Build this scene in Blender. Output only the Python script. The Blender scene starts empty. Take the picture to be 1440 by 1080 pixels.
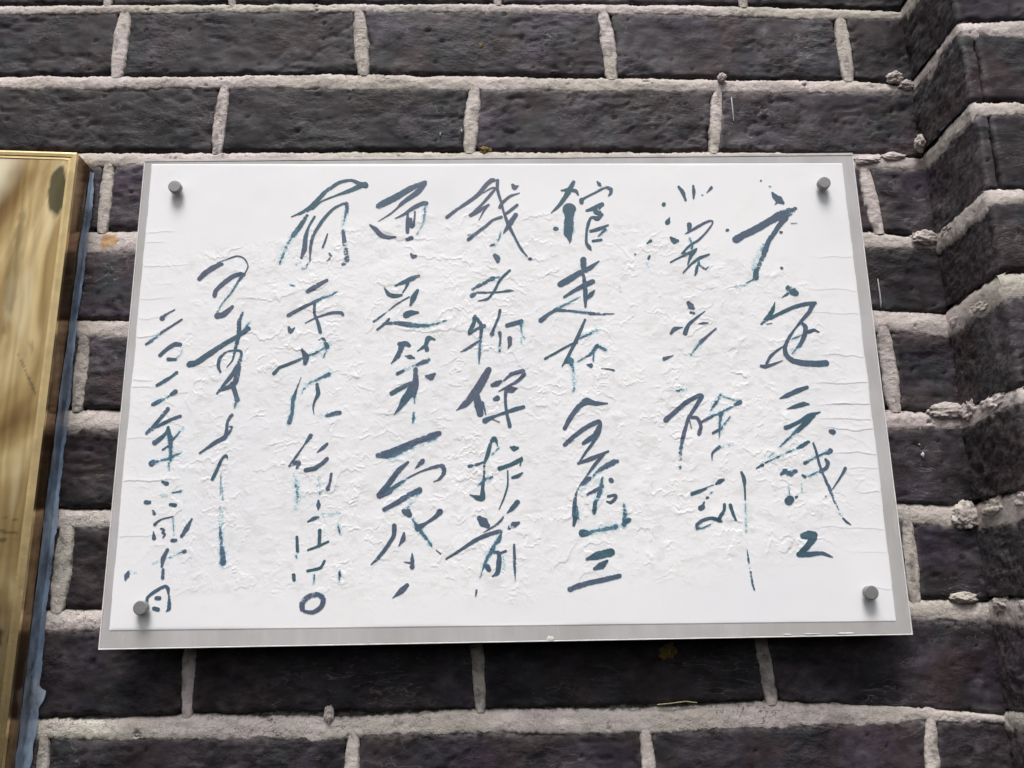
import bpy, math
import numpy as np
from mathutils import Matrix

# ------------------------------------------------------------------ camera, sky, sun, exposure
scene = bpy.context.scene
COL = scene.collection
Z0 = 1.9                                   # height of the middle of the notice board above the pavement, metres

cam_data = bpy.data.cameras.new('camera')
cam = bpy.data.objects.new('camera', cam_data)
COL.objects.link(cam)
cam_data.sensor_fit = 'HORIZONTAL'
cam_data.sensor_width = 36.0
cam_data.lens = 36.0 * 1300.0 / 1440.0
cam_data.clip_start = 0.02
cam_data.clip_end = 500.0
cam.matrix_world = Matrix(((0.999751, 0.013443, -0.017808, -0.00838),
                           (-0.013725, -0.25875, -0.965847, -0.85832),
                           (-0.017591, 0.965851, -0.258502, Z0 - 0.22244),
                           (0, 0, 0, 1)))
scene.camera = cam

SUN_EL, SUN_AZ = math.radians(64), math.radians(-10)     # azimuth measured from straight out of the wall, towards the right
world = bpy.data.worlds.new('World')
scene.world = world
world.use_nodes = True
wn, wl = world.node_tree.nodes, world.node_tree.links
wn.clear()
sky = wn.new('ShaderNodeTexSky')
sky.sky_type = 'NISHITA'
sky.sun_disc = False
sky.sun_elevation = SUN_EL
sky.sun_rotation = math.pi - SUN_AZ
sky.air_density = 1.0
sky.dust_density = 6.0
sky.ozone_density = 1.0
hs = wn.new('ShaderNodeHueSaturation')
hs.inputs['Saturation'].default_value = 0.22        # an overcast sky is nearly grey
bg = wn.new('ShaderNodeBackground')
bg.inputs['Strength'].default_value = 0.095
wo = wn.new('ShaderNodeOutputWorld')
wl.new(sky.outputs[0], hs.inputs['Color'])
wl.new(hs.outputs[0], bg.inputs['Color'])
wl.new(bg.outputs[0], wo.inputs['Surface'])

sun_data = bpy.data.lights.new('sun', 'SUN')
sun_data.energy = 2.6
sun_data.angle = math.radians(25)
sun_data.color = (1.0, 0.975, 0.95)
sun = bpy.data.objects.new('sun', sun_data)
COL.objects.link(sun)
sdir = (math.sin(SUN_AZ) * math.cos(SUN_EL), -math.cos(SUN_AZ) * math.cos(SUN_EL), math.sin(SUN_EL))
from mathutils import Vector
sun.rotation_euler = Vector(sdir).to_track_quat('Z', 'Y').to_euler()
sun.location = (0.5, -3, 6)

scene.view_settings.view_transform = 'Standard'
scene.view_settings.look = 'None'
scene.view_settings.exposure = 0.36
scene.view_settings.gamma = 1.0

# brush strokes of each character, mm from the middle of the sheet: (dryness, [(x, z, width), ...])
CHARS = [
 [(0, [(-203.1,168.3,1.13),(-194.1,172.3,2.94),(-187.8,175.8,4.53),(-180.5,183.4,4.31),(-171.1,194.6,4.11),(-158.4,204.1,3.21),(-146.4,206.4,2.53),(-138.7,202.7,4.13),(-132.7,200.8,5.5)]), (0, [(-136.5,200.9,5.04),(-147.2,195.6,4.11),(-162.3,189.8,1.82),(-175.1,184.0,1.36),(-183.5,176.9,3.17)]), (0, [(-188.6,168.7,3.84),(-194.6,158.2,4.27),(-200.7,148.9,4.02)]), (0.45, [(-197.7,153.6,4.03),(-206.6,137.4,3.56),(-212.2,120.2,2.87)]), (0, [(-181.0,168.0,2.03),(-186.0,158.1,2.02),(-188.8,146.5,4.02),(-189.4,134.9,4.67),(-192.0,125.7,2.44)]), (0, [(-183.8,122.2,1.33),(-183.6,137.1,2.67),(-181.4,148.7,2.91),(-173.3,163.8,3.15),(-164.0,175.5,2.49),(-155.5,180.8,2.27),(-150.6,181.3,4.54),(-150.1,173.0,2.94)]), (0.5, [(-150.4,174.2,2.94),(-152.8,162.4,2.25),(-153.0,150.7,2.91)]), (0.1, [(-153.1,153.1,2.92),(-150.4,134.4,5.34),(-148.9,121.8,5.53),(-152.4,118.4,2.65)]), (0, [(-168.0,149.7,1.34),(-169.9,142.8,1.79),(-172.0,135.9,2.0)]), (0, [(-165.5,129.4,2.0),(-163.7,126.5,2.44),(-167.8,121.8,0.77)]), (0.6, [(-196.2,118.9,0.66),(-192.9,121.1,0.66)]), (0.3, [(-185.6,119.9,1.33),(-188.0,114.2,1.54),(-190.7,114.8,0.88)]), (0, [(-139.8,201.5,2.29),(-133.2,201.4,5.73)])],
 [(0, [(-184.4,91.5,4.23),(-177.7,95.8,4.81),(-167.0,102.2,3.12)]), (0, [(-201.7,67.5,3.63),(-193.1,72.8,3.08),(-179.8,79.8,2.81),(-175.1,82.2,2.81)]), (0.45, [(-177.2,81.2,3.09),(-171.8,84.1,3.38),(-163.7,86.9,1.97),(-157.7,90.4,1.98)]), (0, [(-177.7,78.3,2.53),(-177.4,69.0,2.52),(-174.4,61.7,2.79),(-171.3,51.0,3.6)]), (0, [(-185.8,59.7,0.7),(-175.2,65.3,1.4),(-161.8,69.5,2.52),(-152.3,69.4,3.08),(-150.9,67.5,2.8)]), (0, [(-200.8,55.7,2.22),(-199.0,52.1,4.44),(-195.4,55.3,0.97)]), (0.3, [(-202.4,98.3,0.99),(-198.2,97.1,1.7)])],
 [(0, [(-212.5,11.2,3.26),(-208.1,16.3,2.73),(-200.2,19.7,2.73),(-189.7,24.0,2.19)]), (0.35, [(-191.7,23.5,2.19),(-177.9,29.2,1.92),(-170.0,33.3,2.75),(-164.7,36.7,5.51)]), (0, [(-172.4,43.2,0.97),(-168.4,44.3,2.76),(-166.2,40.3,3.59),(-164.7,36.7,4.68)]), (0, [(-187.5,33.8,2.48),(-183.8,26.5,5.76),(-184.3,20.9,3.83)]), (0.4, [(-164.7,34.6,2.75),(-167.3,26.5,1.1)]), (0, [(-187.4,7.0,0.68),(-190.6,-2.6,1.35),(-193.8,-13.6,3.5)]), (0.3, [(-193.9,-12.2,3.5),(-194.3,-24.5,3.48),(-196.2,-34.6,4.53)]), (0.4, [(-185.8,-6.8,1.62),(-182.1,-0.7,3.25),(-173.0,4.7,2.44),(-162.5,9.7,4.36)]), (0, [(-172.5,-0.1,3.25),(-171.2,-8.4,3.78),(-174.2,-15.9,1.88),(-175.3,-22.0,1.34),(-174.2,-27.5,0.94)]), (0.5, [(-168.4,-29.6,0.8),(-161.2,-29.0,2.94)]), (0.15, [(-162.5,-29.4,3.21),(-151.4,-26.8,4.55)])],
 [(0, [(-176.3,-48.0,3.84),(-182.8,-57.6,1.22),(-187.7,-65.4,2.08),(-194.4,-75.4,2.07)]), (0, [(-194.1,-74.9,2.41),(-186.5,-72.4,4.49),(-187.5,-76.7,2.41)]), (0, [(-161.4,-55.8,2.44),(-165.6,-59.6,3.47),(-169.8,-63.0,1.04)]), (0, [(-179.4,-79.4,3.79),(-171.8,-77.8,3.79),(-165.1,-73.6,3.45),(-161.0,-69.3,3.46)]), (0.7, [(-189.5,-83.6,0.86),(-187.4,-92.2,4.79),(-185.8,-102.5,4.08),(-187.3,-113.5,1.35)]), (0.6, [(-167.7,-86.5,1.72),(-166.5,-100.2,2.39)]), (0, [(-167.3,-107.1,1.7),(-167.1,-111.3,3.73),(-167.3,-114.7,1.02)]), (0, [(-156.6,-83.2,2.41),(-157.7,-91.0,2.05),(-159.2,-96.4,4.1)])],
 [(0, [(-175.9,-125.5,1.35),(-170.9,-122.8,3.04),(-166.8,-121.5,1.69)]), (0.5, [(-167.6,-121.5,1.69),(-160.1,-119.4,2.03),(-150.8,-118.3,3.04)]), (0, [(-165.2,-133.3,3.02),(-165.3,-146.6,2.67)]), (0, [(-174.9,-150.2,1.5),(-165.8,-146.9,2.0),(-157.3,-143.1,1.5)]), (0, [(-185.1,-138.8,2.34),(-184.1,-150.9,2.66)]), (0.5, [(-148.8,-130.2,2.69),(-147.4,-136.1,2.01)]), (0, [(-174.7,-168.2,1.98),(-163.5,-165.6,2.31),(-160.0,-159.9,1.99)]), (0, [(-186.5,-171.8,3.29),(-186.0,-175.5,2.96)]), (0.4, [(-168.6,-172.1,1.65),(-168.8,-178.6,0.82)]), (0.4, [(-146.4,-170.0,2.64),(-146.6,-175.7,1.97)]), (0.4, [(-185.1,-154.9,1.33),(-184.8,-156.2,1.33)]), (0, [(-177.9,-200.2,4.22),(-178.1,-195.4,4.56),(-172.5,-189.8,4.57),(-164.3,-188.4,3.92),(-160.1,-192.5,4.24),(-161.8,-198.9,3.9),(-168.7,-203.3,2.92),(-176.1,-202.5,2.27)])],
 [(0, [(-319.2,66.6,5.46),(-317.5,68.7,2.73),(-308.4,74.6,1.22)]), (0, [(-332.1,41.0,2.1),(-327.2,44.4,3.0)]), (0.35, [(-328.6,43.8,3.0),(-322.5,48.6,3.01),(-317.0,53.6,2.11)]), (0, [(-319.1,52.1,2.11),(-301.0,64.8,1.82)])],
 [(0, [(-318.4,30.1,3.28),(-312.7,35.9,3.59),(-305.8,40.4,4.2),(-300.7,40.3,3.6)]), (0, [(-310.5,26.2,3.57),(-303.9,25.8,2.68)]), (0.6, [(-300.1,38.8,0.75),(-299.1,32.6,0.75),(-303.3,26.6,0.74)])],
 [(0, [(-318.6,1.4,2.94),(-311.8,5.5,3.54),(-303.6,11.4,2.07)]), (0.2, [(-305.0,10.7,2.07),(-302.2,12.9,3.85)])],
 [(0, [(-320.8,-16.8,3.5),(-314.6,-13.2,3.51)]), (0.45, [(-316.0,-13.9,3.21),(-307.7,-9.5,2.34)]), (0, [(-301.6,-5.1,4.4),(-305.0,-7.3,2.93)])],
 [(0, [(-324.3,-43.2,3.17),(-315.8,-33.1,2.9),(-307.5,-21.4,4.08)]), (0.2, [(-324.3,-43.2,3.17),(-314.2,-36.1,2.6)]), (0, [(-315.5,-37.2,2.6),(-303.2,-31.1,3.19),(-295.5,-28.2,2.91)]), (0, [(-316.4,-52.1,4.59),(-311.8,-48.5,3.74),(-306.5,-42.8,3.17),(-305.5,-38.4,2.6)]), (0, [(-305.3,-40.6,3.47),(-302.5,-49.4,4.31)]), (0.3, [(-302.6,-47.9,4.32),(-300.9,-68.2,2.57)]), (0, [(-301.7,-50.8,2.01),(-297.1,-45.8,1.44)]), (0.5, [(-297.7,-46.5,1.44),(-292.6,-39.3,2.02)]), (0.2, [(-308.8,-58.7,1.72),(-302.8,-54.5,1.43)]), (0, [(-317.7,-71.1,5.12),(-316.4,-70.1,4.27)]), (0.45, [(-317.0,-70.8,3.42),(-311.5,-68.8,2.28),(-303.2,-66.7,2.57),(-293.7,-62.6,2.86)]), (0.5, [(-302.2,-71.1,1.99),(-301.8,-76.8,1.14)])],
 [(0, [(-306.5,-88.1,2.54),(-302.8,-89.9,4.23)]), (0.3, [(-297.3,-97.9,0.98),(-289.7,-96.6,1.97)]), (0.4, [(-306.5,-100.4,1.26),(-302.7,-100.5,0.98)]), (0, [(-320.0,-106.0,3.64),(-316.9,-106.0,3.36)]), (0, [(-297.9,-108.4,2.8),(-293.7,-108.9,3.08)]), (0, [(-312.8,-114.1,2.51),(-311.7,-115.6,3.62)])],
 [(0, [(-310.4,-125.9,2.77),(-307.8,-123.2,1.67),(-304.5,-121.2,1.11),(-295.0,-119.0,0.97)]), (0.55, [(-294.9,-120.6,0.83),(-293.1,-134.5,0.83)]), (0, [(-294.1,-140.0,3.03),(-291.3,-140.1,3.31)]), (0, [(-310.9,-132.2,0.97),(-310.1,-137.7,3.59)]), (0, [(-304.6,-129.5,1.66),(-301.7,-130.9,1.66),(-303.3,-133.0,1.66),(-300.7,-134.4,1.66),(-302.2,-137.1,1.38)]), (0, [(-286.1,-136.3,2.76),(-281.8,-129.2,4.16)]), (0.25, [(-282.4,-129.9,4.16),(-278.2,-121.6,1.67)])],
 [(0, [(-297.6,-148.2,2.75),(-300.5,-155.0,4.11),(-301.3,-162.4,1.91)]), (0.2, [(-299.9,-165.1,2.45),(-299.8,-171.9,3.26)]), (0.55, [(-297.7,-155.7,1.09),(-291.0,-153.1,1.37),(-285.1,-150.0,1.1)]), (0.1, [(-283.6,-149.8,2.75),(-282.5,-149.5,3.29)]), (0.7, [(-309.7,-159.6,0.82),(-304.3,-158.3,1.09)]), (0, [(-331.8,-172.7,2.17),(-331.0,-169.6,4.62),(-329.9,-166.9,2.45)]), (0.5, [(-328.9,-166.7,1.36),(-324.1,-167.4,0.68)])],
 [(0, [(-311.7,-192.4,2.42),(-311.4,-188.4,2.42),(-305.0,-183.2,2.7),(-297.2,-179.3,2.43),(-294.6,-181.4,2.97),(-293.7,-186.1,1.62)]), (0.15, [(-293.1,-188.1,2.16),(-292.3,-198.1,3.49),(-294.2,-200.4,1.07)]), (0, [(-303.9,-189.2,3.23),(-301.2,-189.3,3.23)]), (0, [(-305.2,-197.8,2.95),(-301.7,-198.8,3.22)])],
 [(0, [(-287.4,105.2,4.01),(-283.5,109.9,4.95),(-275.7,116.3,5.27),(-267.0,119.9,2.8)]), (0.2, [(-271.6,121.0,1.24),(-262.1,125.3,1.56)]), (0, [(-263.6,124.7,1.25),(-253.3,128.1,1.4),(-246.4,125.6,1.09),(-242.2,117.5,1.09),(-244.8,110.3,1.24)]), (0, [(-272.0,88.3,3.98),(-271.2,93.0,3.99),(-265.0,100.1,4.31),(-256.5,107.2,4.33),(-249.9,109.5,4.02),(-246.2,108.7,4.02)]), (0, [(-246.9,107.9,3.09),(-251.7,100.7,1.85)]), (0.3, [(-251.0,101.5,1.85),(-256.3,91.3,1.54),(-263.8,81.1,0.92),(-268.4,71.7,0.91)]), (0, [(-268.2,68.1,5.47),(-263.1,69.0,5.47),(-254.7,76.7,3.36)])],
 [(0, [(-244.7,70.6,2.43),(-247.2,62.8,3.94),(-247.1,48.9,3.92),(-249.3,36.6,3.0),(-251.5,24.3,1.49),(-256.2,17.6,0.74)]), (0, [(-290.5,21.1,5.65),(-284.8,22.5,5.35),(-272.4,31.5,5.08),(-258.4,41.3,4.2),(-248.5,47.3,3.92),(-238.4,54.9,4.23)]), (0.6, [(-243.0,53.4,1.81),(-238.3,60.4,2.42)]), (0, [(-261.7,13.1,1.78),(-263.9,18.4,2.97),(-263.3,26.0,2.98),(-257.8,32.1,2.09),(-250.6,33.8,1.8),(-244.0,32.7,2.39),(-244.9,22.7,4.17),(-250.7,10.7,3.85),(-257.4,1.7,2.65),(-263.3,-6.9,1.76)]), (0, [(-245.3,18.2,4.46),(-246.3,9.1,5.03),(-248.7,1.6,4.42),(-262.0,-5.0,2.35)]), (0, [(-250.2,1.6,4.42),(-246.7,-7.4,4.11),(-244.6,-13.4,4.1)]), (0.4, [(-245.0,-11.9,4.1),(-246.6,-19.6,2.04)])],
 [(0, [(-249.1,-28.2,3.78),(-252.3,-34.0,2.61),(-252.6,-41.4,2.89),(-253.6,-47.9,4.04),(-261.1,-52.2,3.74),(-275.3,-62.4,1.72)]), (0, [(-249.9,-38.5,1.3),(-247.7,-38.9,1.74),(-250.9,-45.0,2.6)]), (0, [(-262.4,-86.0,3.11),(-259.4,-78.9,2.84),(-255.1,-68.2,2.57),(-251.8,-64.9,2.57),(-250.6,-66.8,1.71)])],
 [(0.4, [(-255.3,-81.8,0.71),(-254.2,-98.9,0.84)]), (0.5, [(-253.1,-93.2,0.42),(-252.1,-104.5,0.7)]), (0.5, [(-254.2,-111.5,0.7),(-253.8,-122.7,0.7)]), (0.5, [(-252.0,-115.7,0.56),(-251.3,-126.9,0.56)]), (0.3, [(-253.2,-126.9,1.11),(-251.7,-138.0,3.32)]), (0.35, [(-251.8,-136.6,3.32),(-250.1,-147.6,4.68),(-249.0,-154.4,5.76),(-248.7,-159.2,6.29)])],
 [(0, [(-119.1,178.8,6.36),(-113.7,182.1,6.82),(-102.9,187.9,6.39),(-90.0,196.2,5.72),(-78.0,202.3,4.82),(-74.5,203.5,3.45)]), (0, [(-75.3,201.4,4.59),(-81.2,193.7,5.03),(-96.3,181.9,3.87),(-101.7,176.0,1.59),(-108.1,170.2,1.58),(-119.3,162.6,0.45)]), (0, [(-127.3,158.6,1.8),(-121.8,153.9,4.27),(-116.3,148.0,4.48),(-109.8,145.8,3.58),(-102.5,146.0,1.34)]), (0, [(-103.1,165.4,0.9),(-95.1,169.4,2.49),(-86.5,175.9,3.86),(-76.8,181.1,3.87),(-73.3,181.1,3.87)]), (0.6, [(-74.4,179.3,3.87),(-75.0,168.6,2.94),(-76.6,159.2,1.13),(-81.9,148.8,0.67)]), (0, [(-91.3,171.2,2.04),(-91.2,159.4,3.83),(-91.3,151.0,3.37)]), (0, [(-88.5,164.1,3.39),(-87.4,157.0,3.83),(-84.7,164.0,1.81),(-84.3,172.3,1.59)]), (0, [(-91.5,143.3,3.36),(-87.3,145.0,3.81)])],
 [(0, [(-87.6,128.2,2.0),(-85.4,125.4,4.22),(-83.3,125.8,2.89)])],
 [(0, [(-102.0,96.3,1.7),(-93.2,99.9,3.98),(-85.0,103.9,4.84),(-80.2,105.6,3.42)]), (0, [(-90.4,98.4,3.12),(-92.4,93.3,1.7),(-95.1,88.9,1.13)]), (0, [(-112.5,94.0,1.13),(-108.1,87.6,3.67),(-102.6,85.7,3.95),(-96.0,86.5,1.98)]), (0, [(-81.0,90.9,2.83),(-84.8,83.7,5.36),(-87.4,76.5,2.25)]), (0.15, [(-121.8,60.4,1.95),(-111.8,68.1,1.26),(-99.7,78.1,1.27),(-88.9,84.5,1.41)]), (0, [(-91.4,66.7,6.16),(-87.3,68.5,5.32),(-80.5,68.9,2.24)]), (0, [(-118.3,52.5,1.67),(-113.0,56.7,1.95),(-107.6,62.6,2.23)]), (0, [(-113.0,58.1,1.67),(-100.8,58.7,3.34),(-87.2,56.6,4.74)]), (0.35, [(-88.6,56.9,4.74),(-73.7,55.9,4.18),(-62.8,57.7,2.23),(-54.4,60.5,1.4)])],
 [(0, [(-97.1,38.0,4.42),(-91.1,38.2,4.97),(-88.3,36.5,3.31)]), (0, [(-95.1,36.6,4.69),(-97.7,28.1,4.95),(-104.5,19.4,1.1)]), (0, [(-64.8,42.1,1.94),(-70.2,43.3,4.71),(-73.5,36.3,3.31),(-80.5,31.0,0.96)]), (0, [(-71.9,34.8,3.04),(-71.9,32.3,4.14)]), (0, [(-91.6,26.4,1.37),(-87.5,25.5,4.12),(-83.5,24.2,1.37)]), (0, [(-98.7,9.3,3.0),(-93.4,12.4,2.46)]), (0.5, [(-94.8,12.0,2.46),(-90.8,14.0,2.46),(-78.8,18.8,3.01)]), (0.2, [(-80.8,17.8,3.29),(-70.7,21.9,4.67)]), (0, [(-82.1,13.2,4.1),(-82.4,2.8,4.35),(-84.6,-5.4,8.13),(-91.7,-15.0,6.74),(-96.3,-23.1,3.49),(-101.1,-29.1,0.8)]), (0, [(-82.0,11.1,4.09),(-81.3,-1.4,4.34),(-83.2,-12.3,2.7)]), (0.6, [(-83.2,-12.3,1.89),(-82.7,-18.5,1.08)]), (0, [(-103.8,-9.3,3.78),(-97.2,-5.3,3.79),(-86.6,0.1,2.99),(-83.9,-0.6,4.07)]), (0, [(-72.7,6.8,1.91),(-68.0,6.1,5.99),(-64.4,8.8,1.91)]), (0.35, [(-83.4,-28.0,1.61),(-83.6,-32.8,3.48),(-84.2,-36.6,1.07)])],
 [(0, [(-114.3,-66.7,6.14),(-106.7,-66.0,7.43),(-95.5,-61.3,6.8),(-81.1,-54.9,5.53),(-66.7,-49.4,5.54),(-60.2,-47.5,4.24)]), (0.6, [(-105.0,-69.3,4.19),(-82.7,-59.0,3.89),(-63.4,-51.9,3.26)])],
 [(0, [(-113.1,-102.9,5.4),(-106.2,-94.2,4.78),(-96.8,-81.5,4.81),(-88.2,-73.6,2.26)]), (0, [(-113.1,-103.4,5.08),(-104.5,-99.1,5.41)]), (0.3, [(-106.1,-99.7,5.41),(-96.7,-93.6,3.51),(-87.2,-87.3,1.6)]), (0, [(-88.8,-88.1,1.44),(-77.7,-82.6,1.28),(-64.9,-78.5,2.9),(-57.0,-77.6,4.18),(-56.1,-83.8,3.85),(-60.1,-89.3,2.24),(-65.2,-91.7,0.64)]), (0, [(-75.4,-73.0,5.16),(-77.7,-75.4,3.86),(-81.7,-79.3,0.8)]), (0, [(-109.0,-115.7,3.16),(-99.6,-111.1,4.11),(-87.0,-103.3,5.08),(-77.9,-99.0,5.41)]), (0.4, [(-79.1,-101.1,3.18),(-83.8,-108.9,2.54),(-88.5,-115.2,2.53)]), (0, [(-91.3,-117.5,4.1),(-88.4,-118.7,6.94),(-86.4,-120.7,4.73)]), (0.4, [(-83.6,-124.7,1.89),(-78.8,-132.6,4.7),(-72.5,-140.5,3.12),(-67.0,-147.6,2.8)]), (0, [(-59.2,-118.5,5.05),(-63.2,-122.7,3.15),(-71.0,-128.1,2.2),(-78.8,-132.6,5.33)]), (0, [(-99.6,-130.4,4.08),(-99.9,-138.5,3.44),(-105.3,-147.7,3.11),(-112.9,-157.6,2.78),(-119.3,-163.7,0.93)]), (0, [(-91.0,-137.1,2.19),(-91.6,-141.8,4.06),(-95.4,-147.9,0.78)]), (0.2, [(-83.6,-155.0,1.24),(-83.3,-160.4,3.4),(-83.5,-166.3,4.01)]), (0, [(-90.3,-161.9,0.62),(-83.2,-163.2,1.54)]), (0, [(-62.3,-152.3,0.78),(-58.4,-155.5,0.78)])],
 [(0, [(-87.7,-182.0,3.37),(-92.0,-186.2,5.19),(-99.9,-192.5,0.76)])],
 [(0, [(-53.2,166.1,3.39),(-45.0,173.1,2.95),(-31.9,182.4,3.42),(-22.1,190.7,3.89),(-15.4,199.6,4.13),(-9.9,205.0,4.37),(-7.7,205.2,3.91)]), (0, [(-3.8,204.9,3.22),(-4.0,195.3,2.98),(-0.4,180.9,2.28),(1.7,171.4,2.27),(5.8,158.3,3.39),(12.1,144.2,2.24),(18.3,131.4,2.46),(23.5,124.4,1.34)]), (0, [(25.6,121.7,2.45),(26.6,121.8,2.89)]), (0, [(-18.8,191.2,0.69),(-6.7,197.1,1.61),(-11.2,189.4,2.97),(-20.0,178.7,2.28),(-30.9,167.6,2.26)]), (0, [(-30.4,167.9,3.4),(-23.3,172.2,4.08),(-12.9,178.6,2.28)]), (0, [(-14.6,176.9,1.82),(-17.9,171.6,1.59),(-22.5,162.4,0.56)]), (0, [(-32.7,142.4,3.14),(-24.6,149.3,2.92),(-15.9,156.2,2.93),(-9.3,162.6,2.03)]), (0, [(-8.2,163.2,2.26),(-0.6,165.7,2.72)]), (0, [(3.3,169.0,2.49),(6.0,170.7,2.72),(14.9,178.3,2.73)]), (0, [(-2.1,176.1,2.73),(0.7,180.9,2.96),(8.5,187.9,2.29),(17.5,191.1,0.69)]), (0, [(10.9,199.7,2.76),(12.8,197.3,5.28),(16.1,198.7,1.38)]), (0, [(13.4,167.7,4.08),(8.0,159.5,4.97),(3.6,152.5,2.93),(1.1,148.8,0.9)]), (0.4, [(-32.7,147.1,0.56),(-27.8,148.4,0.56)]), (0.45, [(-1.4,149.6,0.9),(-3.1,143.2,1.79),(-7.4,137.5,3.35)]), (0, [(-8.5,137.2,2.68),(-11.8,135.8,0.89)])],
 [(0, [(-7.4,125.7,3.78),(-5.0,123.0,6.22),(-4.7,119.5,3.11)])],
 [(0, [(-28.8,92.0,2.96),(-18.7,97.2,3.57),(-9.3,102.5,3.87)]), (0.4, [(-10.8,101.7,3.57),(-3.5,103.9,1.19)]), (0, [(6.7,110.3,2.09),(1.5,105.4,2.39),(-3.6,99.3,2.38),(-8.0,90.2,2.37),(-14.6,81.9,2.36),(-23.9,79.7,0.74)]), (0, [(-29.6,85.1,4.14),(-24.5,88.1,2.07),(-14.5,88.0,1.78),(-1.6,88.6,1.48),(5.6,89.7,2.67),(9.9,89.5,0.74)])],
 [(0, [(-26.9,63.9,4.1),(-28.3,57.2,3.79),(-31.9,49.0,3.78),(-32.7,46.8,2.03)]), (0, [(-31.9,47.5,2.32),(-26.3,51.1,2.62),(-18.4,54.8,3.5)]), (0, [(-25.5,62.4,3.51),(-21.2,55.6,3.5),(-21.8,39.2,2.61)]), (0.3, [(-21.8,42.2,2.9),(-22.9,27.4,2.59),(-23.4,18.6,1.15)]), (0, [(-39.8,29.8,1.44),(-32.0,34.1,2.6),(-23.5,40.0,2.03)]), (0, [(-3.3,70.1,2.64),(-4.8,62.9,2.34),(-9.2,52.4,2.04),(-11.4,45.7,4.36)]), (0, [(-3.9,47.6,3.49),(-3.3,41.9,1.89),(-4.1,35.3,2.02)]), (0.4, [(-4.0,36.7,2.03),(-4.1,30.1,2.31)]), (0, [(2.9,55.0,3.5),(9.3,56.7,4.09),(16.5,58.8,4.09)]), (0.5, [(16.5,58.1,3.22),(16.6,50.6,2.62),(18.7,43.1,2.03)]), (0.8, [(16.4,41.7,1.16),(16.3,37.2,1.01)]), (0, [(5.5,42.1,4.64),(5.4,37.3,3.47),(3.7,32.6,0.87)])],
 [(0, [(-14.6,11.9,5.44),(-18.9,4.0,7.13),(-26.7,-8.9,7.65),(-36.5,-20.3,5.63),(-44.4,-26.1,0.7)]), (0, [(-26.0,-13.3,6.22),(-24.0,-23.3,7.04),(-22.7,-29.7,5.89)]), (0.2, [(-20.5,-19.1,2.82),(-17.6,-30.5,1.12)]), (0, [(-11.3,-2.7,3.41),(-7.1,-1.3,5.4),(-3.3,0.8,2.56)]), (0, [(-9.4,-16.1,3.39),(-7.0,-15.2,5.09)]), (0.2, [(-0.8,1.5,1.42),(7.0,8.0,3.14)]), (0, [(5.6,7.3,3.14),(16.9,10.4,3.43),(18.3,8.1,3.43),(12.5,1.3,2.85),(2.6,-4.3,1.7),(-5.4,-8.8,0.71)]), (0, [(2.6,-7.9,3.97),(6.8,-7.2,5.68),(11.3,-5.9,1.14)]), (0, [(1.2,-6.4,3.41),(0.4,-16.5,2.54),(1.5,-29.4,2.53),(4.1,-41.5,3.35)]), (0, [(-18.6,-36.2,4.48),(-15.8,-34.8,3.92),(-7.5,-31.4,1.96),(0.9,-28.6,2.53),(9.2,-25.9,3.66),(16.9,-23.9,3.1)]), (0, [(-11.7,-34.9,0.7),(-5.2,-37.8,0.7)])],
 [(0, [(-33.0,-78.0,2.9),(-26.6,-76.9,2.9),(-18.5,-73.8,1.94)]), (0, [(-7.1,-60.1,0.81),(-10.2,-53.2,4.24),(-14.3,-60.0,3.57),(-16.5,-68.2,3.56),(-19.3,-76.2,2.26),(-19.9,-89.2,2.24),(-21.1,-97.2,2.87),(-21.7,-106.7,5.4),(-25.2,-106.7,4.45),(-32.6,-103.8,0.95)]), (0.4, [(-6.3,-61.8,0.97),(-12.0,-67.4,0.97)]), (0.35, [(-24.3,-94.7,1.6),(-19.5,-91.6,4.8),(-12.6,-88.0,1.92)]), (0, [(4.2,-61.1,1.3),(7.4,-62.3,4.87),(10.9,-62.0,2.27)]), (0, [(-5.8,-80.5,3.54),(3.9,-77.4,3.23),(13.6,-72.7,3.88)]), (0, [(14.4,-71.1,1.94),(12.7,-78.4,0.81)]), (0, [(5.8,-88.9,2.25),(10.1,-87.7,3.21),(14.6,-84.9,1.61)]), (0, [(1.5,-83.0,1.29),(1.2,-95.9,1.44),(-2.2,-107.0,1.43),(-6.6,-116.8,0.79)])],
 [(0, [(9.7,-111.2,4.45),(4.8,-116.7,3.8),(0.5,-120.5,0.95)]), (0, [(-3.2,-124.4,1.89),(-8.0,-129.8,2.04),(-20.7,-137.5,0.63)]), (0, [(-24.1,-124.9,4.73),(-20.6,-128.5,8.18),(-17.2,-131.7,4.4)]), (0, [(2.1,-133.6,3.46),(6.1,-131.2,5.66),(10.4,-129.4,2.52)]), (0, [(-53.7,-159.8,1.39),(-42.8,-153.4,2.18),(-27.1,-143.6,3.44),(-16.0,-139.1,3.13),(-6.6,-136.6,3.45)]), (0, [(-4.2,-136.2,0.94),(-7.5,-144.7,4.06)]), (0.35, [(-7.4,-143.1,4.06),(-13.1,-152.3,4.36),(-18.6,-161.5,3.1),(-23.9,-175.9,0.77)]), (0, [(-11.5,-154.7,2.18),(-7.6,-155.5,3.11),(-7.7,-164.8,4.33),(-8.9,-172.4,4.01),(-13.3,-175.4,1.23)]), (0, [(-7.6,-156.3,1.86),(-1.3,-153.8,1.87)]), (0, [(-17.6,-167.4,4.63),(-16.4,-169.5,4.01)]), (0, [(6.1,-148.8,2.03),(6.2,-163.5,2.79),(6.5,-179.5,0.77)]), (0.75, [(-3.4,-157.1,1.09),(-3.6,-171.0,1.08)]), (0, [(-27.4,-187.7,2.14),(-28.2,-192.1,0.76)])],
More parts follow.
